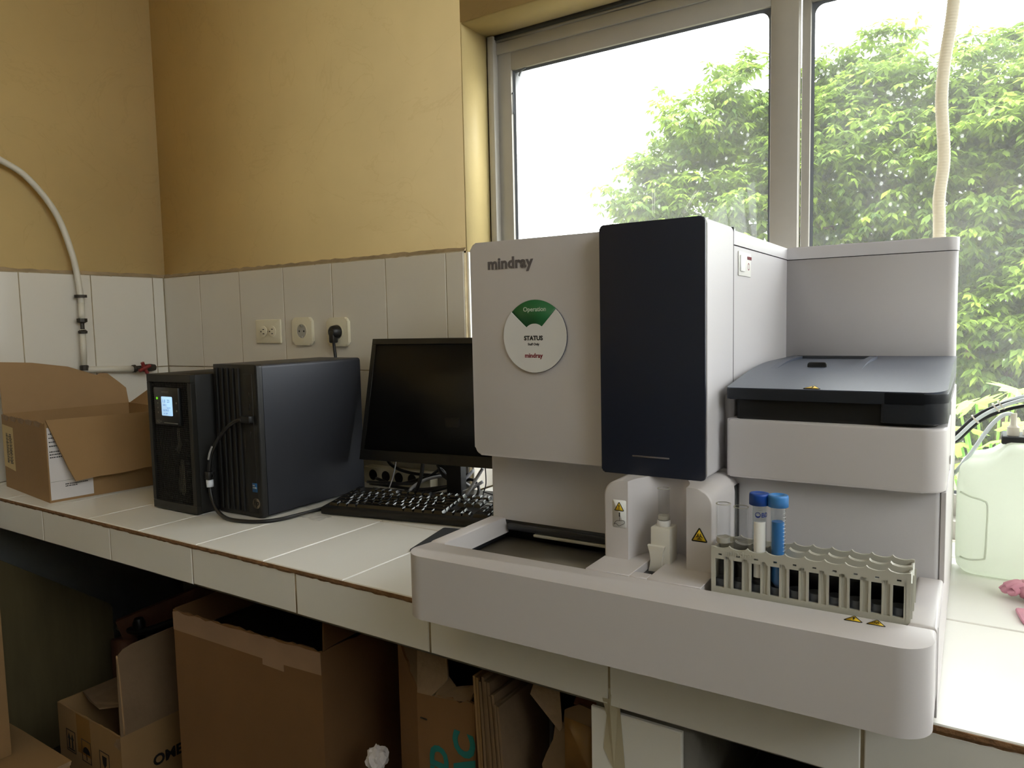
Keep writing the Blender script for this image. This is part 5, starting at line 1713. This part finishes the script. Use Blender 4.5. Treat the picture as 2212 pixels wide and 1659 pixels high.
OMc = thing('cardboard_box', 'brown cardboard box printed OMEPR with raised flaps under the counter', 'box', (0.388, -0.598, ZF), R(-1))
OW, OD_, OH = 0.300, 0.30, 0.312
carton_body('boxO', 'cardboard', OW, OD_, OH, OMc, torn={'front': (0.003, 20)})
sheet('flap', 'cardboard_grey', [(OW, 0.002, OH - 0.003), (OW, OD_, OH - 0.003), (OW + 0.004, OD_ - 0.005, OH + 0.215), (OW + 0.004, 0.040, OH + 0.205), (OW + 0.004, 0.018, OH + 0.200), (OW + 0.002, 0.003, OH + 0.185)], CT, OMc)
tube('flap_crease', 'cardboard_in', [(OW + 0.0005, 0.004, OH + 0.19), (OW + 0.0005, 0.008, OH + 0.10), (OW + 0.0005, 0.010, OH)], 0.0022, 6, OMc)
sheet('flap', 'cardboard_grey', [(0.03, OD_ - 0.003, OH), (OW - 0.005, OD_ - 0.003, OH), (OW - 0.005, OD_ + 0.02, OH + 0.14), (0.06, OD_ + 0.02, OH + 0.125), (0.035, OD_ + 0.015, OH + 0.10)], CT, OMc)
sheet('flap', 'cardboard_grey', [(0.004, 0.06, OH - 0.002), (0.004, OD_ - 0.01, OH), (OW - 0.03, OD_ - 0.02, OH + 0.012), (OW - 0.05, 0.10, OH + 0.02), (0.15, 0.03, OH + 0.008), (0.09, 0.035, OH + 0.010)], CT, OMc)
sheet('tape_strip', 'tape', [(0.095, -0.0008, OH - 0.10), (0.160, -0.0008, OH - 0.10), (0.160, -0.0008, OH - 0.003), (0.095, -0.0008, OH - 0.003)], 0.0004, OMc)
sheet('torn_corner', 'torn_paper', [(OW - 0.03, -0.0010, OH - 0.030), (OW - 0.002, -0.0010, OH - 0.034), (OW - 0.001, -0.0010, OH - 0.006), (OW - 0.018, -0.0010, OH - 0.012)], 0.0005, OMc)
def icon(x, z, kind):
    s = 0.044
    bm = bmesh.new()
    for b in ((x, x + s, z, z + 0.0015), (x, x + s, z + 0.054, z + 0.0555), (x, x + 0.0015, z, z + 0.055), (x + s - 0.0015, x + s, z, z + 0.055)):
        bbox(bm, b[0], b[1], -0.0012, -0.0006, b[2], b[3])
    if kind == 'arrows':
        for dx in (0.010, 0.026):
            bbox(bm, x + dx, x + dx + 0.005, -0.0012, -0.0006, z + 0.010, z + 0.032)
            prism_bm(bm, [(x + dx - 0.004, z + 0.032), (x + dx + 0.009, z + 0.032), (x + dx + 0.0025, z + 0.046)], 0.0006, 0.0012, M=M_XZ)
        bbox(bm, x + 0.006, x + s - 0.006, -0.0012, -0.0006, z + 0.005, z + 0.008)
    elif kind == 'umbrella':
        prism_bm(bm, [(x + s / 2 + 0.017 * math.cos(a), z + 0.022 + 0.017 * math.sin(a)) for a in [math.pi * k / 14 for k in range(15)]], 0.0006, 0.0012, M=M_XZ)
        bbox(bm, x + s / 2 - 0.001, x + s / 2 + 0.001, -0.0012, -0.0006, z + 0.006, z + 0.022)
    else:
        prism_bm(bm, [(x + 0.012, z + 0.045), (x + 0.032, z + 0.045), (x + 0.030, z + 0.026), (x + 0.025, z + 0.020), (x + 0.019, z + 0.020), (x + 0.014, z + 0.026)], 0.0006, 0.0012, M=M_XZ)
        bbox(bm, x + 0.021, x + 0.023, -0.0012, -0.0006, z + 0.008, z + 0.020)
        bbox(bm, x + 0.015, x + 0.029, -0.0012, -0.0006, z + 0.006, z + 0.009)
    finish(bm, 'handling_mark', 'print_black', OMc, smooth=False)
icon(0.040, OH - 0.112, 'arrows'); icon(0.115, OH - 0.116, 'umbrella'); icon(0.200, OH - 0.118, 'glass')
text('box_print', 'print_black', 'OMEPR', 0.036, frame_m((OW + 0.0008, 0.072, OH - 0.110), (0, 1, 0), (0, 0, 1)), OMc, depth=0.0002, offset=0.0012)

S = thing('cardboard_box', 'low closed brown cardboard box with a frayed lid in front of the OMEPR box', 'box', (0.13, -1.02, ZF), 0)
box('box_body', 'cardboard', 0, 0.44, 0, 0.36, 0, 0.243, r=0.003, parent=S)
sheet('lid_flap', 'cardboard', [(0.002, 0.0, 0.2460), (0.4415, 0.0, 0.2460), (0.4445, 0.20, 0.2485), (0.4435, 0.362, 0.2470), (0.20, 0.3635, 0.2475), (0.002, 0.362, 0.2470)], 0.003, S)
sheet('torn_corner', 'torn_paper', [(0.443, 0.31, 0.2475), (0.449, 0.33, 0.236), (0.447, 0.358, 0.240), (0.443, 0.361, 0.2475)], 0.001, S)
T = thing('cardboard_box', 'narrow upright brown carton with taped seams standing on a low box', 'box', (0.14, -0.780, ZF + 0.2475), 0)
TW_, TH_ = 0.287, 0.460
box('box_body', 'cardboard', 0, TW_, 0, 0.06, 0, TH_, r=0.003, parent=T)
box('tape_strip', 'tape_pale', TW_ - 0.026, TW_ - 0.010, -0.0008, 0.0002, 0.01, TH_ - 0.02, parent=T)
box('tape_strip', 'tape', TW_ - 0.05, TW_ + 0.0005, -0.0012, -0.0004, 0.11, 0.16, parent=T)
box('tape_strip', 'tape_pale', TW_ - 0.05, TW_ + 0.0005, -0.0012, -0.0004, 0.27, 0.31, parent=T)

# carton with a buckled front, teal letters
B = thing('cardboard_box', 'crushed brown carton with teal letters and torn top under the counter', 'box', (1.455, -0.50, ZF), 0)
bh = 0.630
fp = [(0.0, 0.0), (0.090, -0.055), (0.215, -0.062), (0.215, 0.20), (0.0, 0.20)]
bm = bmesh.new()
rnd = random.Random(77)
def ringwall(poly, tops, th):
    n_ = len(poly)
    for i in range(n_):
        a = Vector(poly[i]); b = Vector(poly[(i + 1) % n_])
        d = (b - a).normalized(); nn = Vector((-d.y, d.x))
        m_ = 8
        prev = None
        for k in range(m_ + 1):
            t = k / m_
            p = a.lerp(b, t)
            z = tops[i] + (tops[(i + 1) % n_] - tops[i]) * t + (rnd.uniform(-.004, .004) if 0 < k < m_ else 0)
            q = p + nn * th
            cur = [bm.verts.new(v) for v in ((p.x, p.y, 0), (p.x, p.y, z), (q.x, q.y, z), (q.x, q.y, 0))]
            if prev:
                for c_ in range(4): bm.faces.new((prev[c_], prev[(c_ + 1) % 4], cur[(c_ + 1) % 4], cur[c_]))
            prev = cur
ringwall(fp, [bh + 0.05, bh - 0.005, bh + 0.01, bh + 0.03, bh + 0.06], CT)
bmesh.ops.recalc_face_normals(bm, faces=bm.faces[:])
finish(bm, 'box_body', 'cardboard_shaded', B, smooth=False)
tdir = Vector((0.125, -0.007, 0)).normalized()
for s_, sz, off_, zz in (('ED', 0.053, 0.065, bh - 0.150), ('AC', 0.060, 0.122, bh - 0.126)):
    Mx = frame_m((0.090 + tdir.x * off_, -0.055 + tdir.y * off_ - 0.0008, zz), (0, 0, 1), tuple(-tdir))
    text('box_print', 'print_teal', s_, sz, Mx, B, depth=0.0002, offset=0.0025)
box('staple', 'clamp_dark', 0.098, 0.112, -0.0575, -0.0555, bh - 0.048, bh - 0.046, parent=B)
sheet('flap', 'cardboard_grey', [(0.0, 0.002, bh + 0.045), (0.088, -0.052, bh - 0.004), (0.095, 0.03, bh + 0.075), (0.045, 0.06, bh + 0.085)], CT, B)
sheet('flap', 'torn_paper', [(0.092, -0.056, bh - 0.006), (0.125, -0.058, bh - 0.002), (0.155, -0.052, bh + 0.032), (0.135, -0.030, bh + 0.072), (0.085, -0.015, bh + 0.082), (0.072, -0.030, bh + 0.060)], 0.003, B)
sheet('flap', 'cardboard_grey', [(0.130, -0.0585, bh - 0.002), (0.205, -0.062, bh + 0.010), (0.205, -0.040, bh + 0.030), (0.170, -0.050, bh + 0.022), (0.148, -0.045, bh + 0.034)], 0.003, B)
# flattened cartons stacked upright
fl_x = 1.676
for i, (w, h, lean, m_) in enumerate(((0.011, 0.690, 0.040, 'cardboard'), (0.012, 0.695, 0.040, 'cardboard_grey'), (0.012, 0.690, 0.040, 'cardboard_grey'), (0.011, 0.680, 0.040, 'cardboard_grey'), (0.010, 0.672, 0.040, 'cardboard_grey'))):
    t = thing('flattened_carton', 'flattened brown carton standing on edge in the stack beside the crushed box', 'cardboard', (fl_x + 0.013 * i, -0.575 - 0.004 * i, ZF), 0, 'flattened cartons standing on edge')
    bm = bmesh.new()
    rr = random.Random(i)
    n_ = 10
    for lay in (0, 1):
        x0 = 0.001 + lay * (w / 2)
        x1 = x0 + w / 2 - 0.0012
        prev = None
        for k in range(n_ + 1):
            t_ = k / n_
            z = h * t_ + (0 if k < n_ else rr.uniform(-.006, 0.006))
            sh = lean * (1 - t_) + 0.0015 * math.sin(7 * t_ + i)
            cur = [bm.verts.new(p) for p in ((x0 + sh, 0, z), (x1 + sh, 0, z), (x1 + sh, 0.30, z), (x0 + sh, 0.30, z))]
            if prev:
                for c_ in range(4): bm.faces.new((prev[c_], prev[(c_ + 1) % 4], cur[(c_ + 1) % 4], cur[c_]))
            else: bm.faces.new(list(reversed(cur)))
            prev = cur
        bm.faces.new(prev)
    finish(bm, 'folded_sheets', m_, t, smooth=False)
# grey brown torn box by the pier
Cc = thing('cardboard_box', 'torn grey-brown carton with a tape patch beside the tiled pier', 'box', (1.795, -0.560, ZF), 0)
ch = 0.690
bm = bmesh.new()
rnd = random.Random(41)
edge = [(0.012, 0.0), (0.014, 0.20), (0.010, 0.40), (0.006, 0.50), (0.001, 0.545), (-0.004, 0.580), (0.004, 0.600), (0.016, 0.625), (0.020, 0.650), (0.034, 0.655), (0.036, 0.675), (0.060, ch), (0.105, ch - 0.006), (0.105, 0.0)]
prism_bm(bm, edge, -CT, 0, M=M_XZ)
bbox(bm, 0.101, 0.105, CT, 0.24, 0, ch - 0.004)
bbox(bm, 0.020, 0.101, 0.236, 0.24, 0, ch - 0.004)
finish(bm, 'box_body', 'cardboard_grey', Cc, smooth=False)
pts = [(0.036, 0.575)] + [(0.036 + 0.056 * k / 9, 0.573 + (0.006 if k % 2 else 0)) for k in range(1, 9)] + [(0.090, 0.575), (0.090, 0.660), (0.036, 0.665)]
prism('tape_patch', 'tape', pts, 0.0, 0.0006, parent=Cc, M=M_XZ)
sheet('flap', 'torn_paper', [(-0.020, -0.004, ch - 0.004), (0.030, -0.004, ch - 0.048), (0.034, -0.004, ch - 0.040), (0.022, 0.01, ch + 0.015), (-0.016, 0.012, ch + 0.025)], 0.002, Cc)
sheet('flap', 'wood', [(0.050, 0.002, ch - 0.002), (0.104, 0.002, ch - 0.008), (0.104, 0.05, ch + 0.022), (0.045, 0.05, ch + 0.028)], CT, Cc)
# black sheet that paints the darkness behind the torn edge
tag(box('gap_shade_sheet', 'black_and_shade', 1.790, 1.8005, -0.54, -0.25, ZF, ZF + 0.66, r=0.006), 'black sheet standing in for the shade between the flattened cartons and the torn carton', 'shade sheet')
tag(box('black_crate', 'black_and_shade', 2.085, 2.40, -0.54, -0.18, ZF, -0.160, r=0.012, seg=3), 'black plastic covered crate under the counter beyond the tiled pier', 'crate')
# crumpled tissue wedged between the boxes
bm = bmesh.new()
res = bmesh.ops.create_icosphere(bm, subdivisions=3, radius=1)
rr = random.Random(9)
for v in res['verts']:
    n_ = v.co.copy()
    k_ = 1 + 0.25 * math.sin(7 * n_.x + 3 * n_.z) * math.sin(6 * n_.y + 1) + rr.uniform(-.06, .06)
    v.co = Vector((1.4275 + 0.018 * n_.x * k_, -0.535 + 0.020 * n_.y * k_, -0.360 + 0.022 * n_.z * k_))
tag(finish(bm, 'tissue', 'paper', smooth=False), 'crumpled white tissue wedged between two brown boxes under the counter', 'tissue')
# brown board leaning on the left wall, wooden plank and a black folded stand
bd = thing('brown_board', 'dark brown board leaning against the wall in the shade under the counter', 'board', (0.006, -0.42, ZF))
prism('panel', 'board_brown', roundpoly([(-0.26, 0.0), (0.165, 0.0), (0.165, 0.375), (-0.26, 0.70)], [0, 0, 0.02, 0], 4), 0.0, 0.012, 0.001, 1, bd, M_YZ)
wpk = thing('wooden_plank', 'brown wooden plank lying slanted at the back under the counter', 'plank', (0.30, -0.17, ZF))
a, b = Vector((-0.14, -0.14, 0.340)), Vector((0.06, 0.14, 0.445))
d = (b - a).normalized()
side = d.cross(Vector((0, 0, 1))).normalized()
upv = side.cross(d).normalized()
Mx = Matrix((d, side, upv)).transposed().to_4x4(); Mx.translation = a
box('board', 'wood', 0, (b - a).length, -0.012, 0.012, -0.034, 0.034, r=0.002, parent=wpk, M=Mx)
box('support_block', 'wood', -0.16, -0.10, -0.16, -0.11, 0, 0.315, parent=wpk)
box('support_block', 'wood', 0.03, 0.09, 0.10, 0.16, 0, 0.41, parent=wpk)
fs = thing('folded_stand', 'black folded metal stand leaning under the counter beside the plank', 'stand', (0.30, -0.27, ZF))
tube('leg', 'cord_black', [(-0.18, -0.02, 0.335), (-0.05, -0.02, 0.350), (0.06, 0.03, 0.39), (0.16, 0.08, 0.41)], 0.011, 8, fs)
tube('leg', 'cord_black', [(0.02, -0.02, 0.0), (-0.005, -0.03, 0.20), (-0.02, -0.02, 0.345)], 0.010, 8, fs)
tube('leg', 'cord_black', [(0.14, 0.09, 0.0), (0.13, 0.08, 0.2), (0.12, 0.06, 0.40)], 0.010, 8, fs)
lathe('clamp_knob', 'cord_black', [(0, 0), (0.016, 0), (0.018, 0.02), (0.012, 0.034), (0, 0.035)], 12, fs, (-0.07, -0.02, 0.352))

# ------------------------------------------------------------------ outdoors
struct(box('ground', 'grass', -150, 150, -60, 200, -1.35, -1.25))
BL = [(-1.09, 6.73, 1.88, 0.45), (-0.79, 7.12, 2.21, 0.52), (-0.5, 6.78, 2.68, 0.44), (-0.11, 7.02, 3.02, 0.36), (-0.26, 7.54, 2.54, 0.60), (0.06, 7.15, 1.75, 0.62), (-0.41, 6.82, 1.61, 0.5), (-1.21, 6.94, 1.62, 0.33), (0.19, 7.9, 2.38, 0.68), (0.7, 7.57, 2.9, 0.50), (0.77, 7.25, 2.08, 0.68), (1.16, 7.57, 3.15, 0.44), (1.24, 7.43, 2.53, 0.66), (1.53, 7.19, 1.83, 0.72), (1.92, 7.32, 2.35, 0.60), (2.26, 7.64, 2.77, 0.55), (2.42, 7.01, 1.9, 0.65), (2.1, 7.28, 1.46, 0.72), (2.49, 7.51, 1.13, 0.68), (0.97, 7.78, 1.48, 0.65), (2.19, 7.54, 0.78, 0.51), (2.32, 7.14, 0.22, 0.54), (2.49, 7.52, -0.16, 0.45), (2.05, 7.94, 0.21, 0.4), (2.72, 7.14, 0.52, 0.65), (2.82, 7.38, 2.04, 0.85), (2.96, 7.48, 1.26, 0.85), (1.2, 7.97, 0.85, 0.83), (0.22, 7.78, 1.11, 0.71), (1.65, 8.5, -0.24, 0.94), (0.65, 8.38, -0.25, 1.0), (3.6, 7.6, 1.6, 1.0), (3.7, 7.8, 0.4, 1.0), (3.2, 8.2, 2.7, 0.7), (2.6, 8.6, -0.7, 0.9), (3.6, 8.4, -0.6, 1.0)]
tree = thing('leafy_tree', 'large bright green leafy tree outside the window', 'tree', (2.45, 7.9, -1.25))
TO = np.array((2.45, 7.9, -1.25))
rs = np.random.RandomState(5)
C_, N_, S_ = [], [], []
for (bx, by, bz, br) in BL:
    n_s = int(560 * (br / 0.55) ** 2)
    nc = max(10, int(34 * (br / 0.55) ** 2))          # twigs: leaves sit in clumps with gaps between them
    cd = rs.normal(size=(nc, 3)); cd /= np.linalg.norm(cd, axis=1)[:, None]
    cp = cd * (br * (0.5 + 0.5 * rs.rand(nc) ** 0.6))[:, None]
    pick_ = rs.randint(0, nc, n_s)
    off_ = rs.normal(size=(n_s, 3)) * np.array((0.125, 0.125, 0.055)) * (br / 0.55) ** 0.5
    q_ = cp[pick_] + off_
    rad = np.linalg.norm(q_, axis=1); d = q_ / rad[:, None]
    c = np.array((bx, by, bz)) + d * rad[:, None] * np.array((1.0, 0.9, 0.92))
    C_.append(c); N_.append(d); S_.append(0.55 + 0.9 * rs.rand(n_s))
c = np.concatenate(C_); nrm = np.concatenate(N_); sc = np.concatenate(S_)
K = 8
ns = len(c)
leafs = ns * K
base = np.repeat(c, K, axis=0); bn = np.repeat(nrm, K, axis=0); bs = np.repeat(sc, K)
ang = np.tile(np.arange(K) * 2 * np.pi / K, ns) + np.repeat(rs.rand(ns) * 6.28, K)
# leaves spread in a drooping rosette
outd = np.stack([np.cos(ang), np.sin(ang), -0.35 - 0.5 * rs.rand(leafs)], 1) + 0.45 * bn + 0.25 * rs.normal(size=(leafs, 3))
outd /= np.linalg.norm(outd, axis=1)[:, None]
upv = np.stack([0.25 * rs.normal(size=leafs), 0.25 * rs.normal(size=leafs), np.ones(leafs)], 1)
sd_ = np.cross(outd, upv); sd_ /= np.linalg.norm(sd_, axis=1)[:, None] + 1e-9
ln = (0.052 + 0.045 * rs.rand(leafs)) * (0.7 + 0.5 * bs)
wd = ln * 0.22
st_ = base + outd * (ln * 0.15)[:, None]
v = np.empty((leafs, 4, 3))
v[:, 0] = st_
v[:, 1] = st_ + outd * (ln * 0.5)[:, None] + sd_ * wd[:, None]
v[:, 2] = st_ + outd * ln[:, None] - np.array((0, 0, 0.015))
v[:, 3] = st_ + outd * (ln * 0.5)[:, None] - sd_ * wd[:, None]
v = (v - TO).reshape(-1, 3)
def quad_mesh(name, verts, tone_per_quad, m, parent):
    nq = len(verts) // 4
    me = bpy.data.meshes.new(name)
    me.vertices.add(len(verts)); me.vertices.foreach_set('co', verts.astype(np.float32).ravel())
    me.loops.add(nq * 4); me.loops.foreach_set('vertex_index', np.arange(nq * 4, dtype=np.int32))
    me.polygons.add(nq); me.polygons.foreach_set('loop_start', np.arange(0, nq * 4, 4, dtype=np.int32))
    at = me.attributes.new('tone', 'FLOAT', 'FACE')
    at.data.foreach_set('value', tone_per_quad.astype(np.float32))
    me.update(calc_edges=True); me.validate()
    return link_mesh(me, name, m, parent)
hgt = np.clip((bn[:, 2] + 0.6) / 1.6, 0, 1)      # lighter towards the top of each leaf clump
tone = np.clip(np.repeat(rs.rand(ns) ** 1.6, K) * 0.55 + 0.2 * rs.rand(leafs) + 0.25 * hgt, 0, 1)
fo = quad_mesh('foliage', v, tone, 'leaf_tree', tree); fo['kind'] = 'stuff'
def branch(pts, r0, r1, name='branch'):
    q = [Vector(p) - Vector(TO) for p in pts]
    sp_ = smooth_path(q, 6)
    bm = bmesh.new()
    n_ = len(sp_)
    tube_bm(bm, sp_, r0, 7, rfun=lambda i: r0 + (r1 - r0) * i / n_)
    return finish(bm, name, 'bark', tree, ang=60)
branch([(2.45, 7.9, -1.25), (2.44, 7.8, -0.6), (2.36, 7.6, 0.1), (2.28, 7.5, 0.4)], 0.11, 0.07, 'trunk')
branch([(2.3, 7.5, 0.33), (2.1, 7.5, 0.75), (1.94, 7.5, 0.98), (1.52, 7.4, 1.44), (1.1, 7.3, 1.8), (0.7, 7.3, 2.3)], 0.05, 0.015)
branch([(1.6, 7.4, 1.36), (1.0, 7.3, 1.35), (0.4, 7.2, 1.5), (-0.4, 7.0, 1.9)], 0.035, 0.01)
branch([(2.3, 7.5, 0.35), (2.2, 7.45, 0.9), (2.14, 7.4, 1.25), (2.05, 7.4, 1.9), (1.6, 7.4, 2.5)], 0.045, 0.012)
branch([(2.14, 7.4, 1.2), (2.44, 7.3, 1.6), (2.7, 7.2, 1.75), (3.2, 7.2, 2.2)], 0.03, 0.01)
branch([(2.36, 7.6, 0.1), (2.67, 7.4, 0.3), (2.95, 7.3, 0.9), (3.3, 7.3, 1.3)], 0.04, 0.012)
branch([(2.40, 7.6, -0.2), (2.1, 7.2, 0.0), (2.25, 7.0, 0.25), (2.7, 6.9, 0.35)], 0.025, 0.01)

# lime-green plant with big lobed leaves close to the window
lp = thing('broadleaf_plant', 'lime green plant with large lobed leaves just outside the window', 'plant', (2.34, 2.6, -1.25))
LO = Vector((2.34, 2.6, -1.25))
bm = bmesh.new()
out = []
lobes = 7
for k in range(lobes * 2 + 1):
    a = R(-150 + 300 * k / (lobes * 2)) + math.pi / 2
    r_ = (1.0 - 0.25 * abs(k - lobes) / lobes) if k % 2 else 0.52
    if k % 2:
        out.append((r_ * 0.86 * math.cos(a - 0.10), r_ * 0.86 * math.sin(a - 0.10)))
        out.append((r_ * math.cos(a), r_ * math.sin(a)))
        out.append((r_ * 0.86 * math.cos(a + 0.10), r_ * 0.86 * math.sin(a + 0.10)))
    else:
        out.append((r_ * math.cos(a), r_ * math.sin(a)))
cv = bm.verts.new((0, 0, 0.06))
vs = [bm.verts.new((p[0], p[1], -0.18 * (p[0] ** 2 + p[1] ** 2))) for p in out]
for i in range(len(vs) - 1):
    bm.faces.new((cv, vs[i], vs[i + 1]))
me_leaf = bpy.data.meshes.new('leaf')
bm.to_mesh(me_leaf); bm.free()
me_leaf.materials.append(MATS['leaf_lime'])
at = me_leaf.attributes.new('tone', 'FLOAT', 'FACE')
at.data.foreach_set('value', np.random.RandomState(2).rand(len(me_leaf.polygons)).astype(np.float32))
spots = [(2.27, 2.52, 0.00), (2.36, 2.72, -0.02), (2.24, 2.41, -0.10), (2.33, 2.30, -0.14), (2.41, 2.51, -0.10), (2.30, 2.39, -0.23), (2.44, 2.58, -0.26), (2.22, 2.49, -0.20), (2.40, 2.92, 0.02), (2.49, 2.71, -0.03), (2.20, 2.62, -0.02), (2.35, 2.47, -0.33), (2.50, 2.40, -0.20), (2.56, 2.62, -0.12), (2.62, 2.45, -0.05), (2.12, 2.55, -0.15), (2.16, 2.40, -0.30), (2.46, 2.35, -0.34), (2.05, 2.7, -0.10), (2.70, 2.7, -0.15), (2.42, 2.66, 0.06), (2.58, 2.8, 0.02)]
rr = random.Random(12)
bmst = bmesh.new()
for i, p in enumerate(spots):
    o = bpy.data.objects.new('leaf', me_leaf)
    COL.objects.link(o)
    o.parent = lp
    s_ = rr.uniform(0.10, 0.15)
    q = Vector(p) - LO
    o.matrix_local = Matrix.Translation(q) @ Matrix.Rotation(rr.uniform(0, 6.28), 4, 'Z') @ Matrix.Rotation(R(rr.uniform(15, 55)), 4, 'X') @ Matrix.Rotation(rr.uniform(-.6, .6), 4, 'Z') @ Matrix.Scale(s_, 4)
    tube_bm(bmst, smooth_path([Vector((rr.uniform(-.06, .06), rr.uniform(-.06, .06), 0.0)), Vector((q.x * 0.4, q.y * 0.4, q.z * 0.6)), q], 4), 0.006, 5)
finish(bmst, 'stems', 'leaf_lime', lp, ang=60)
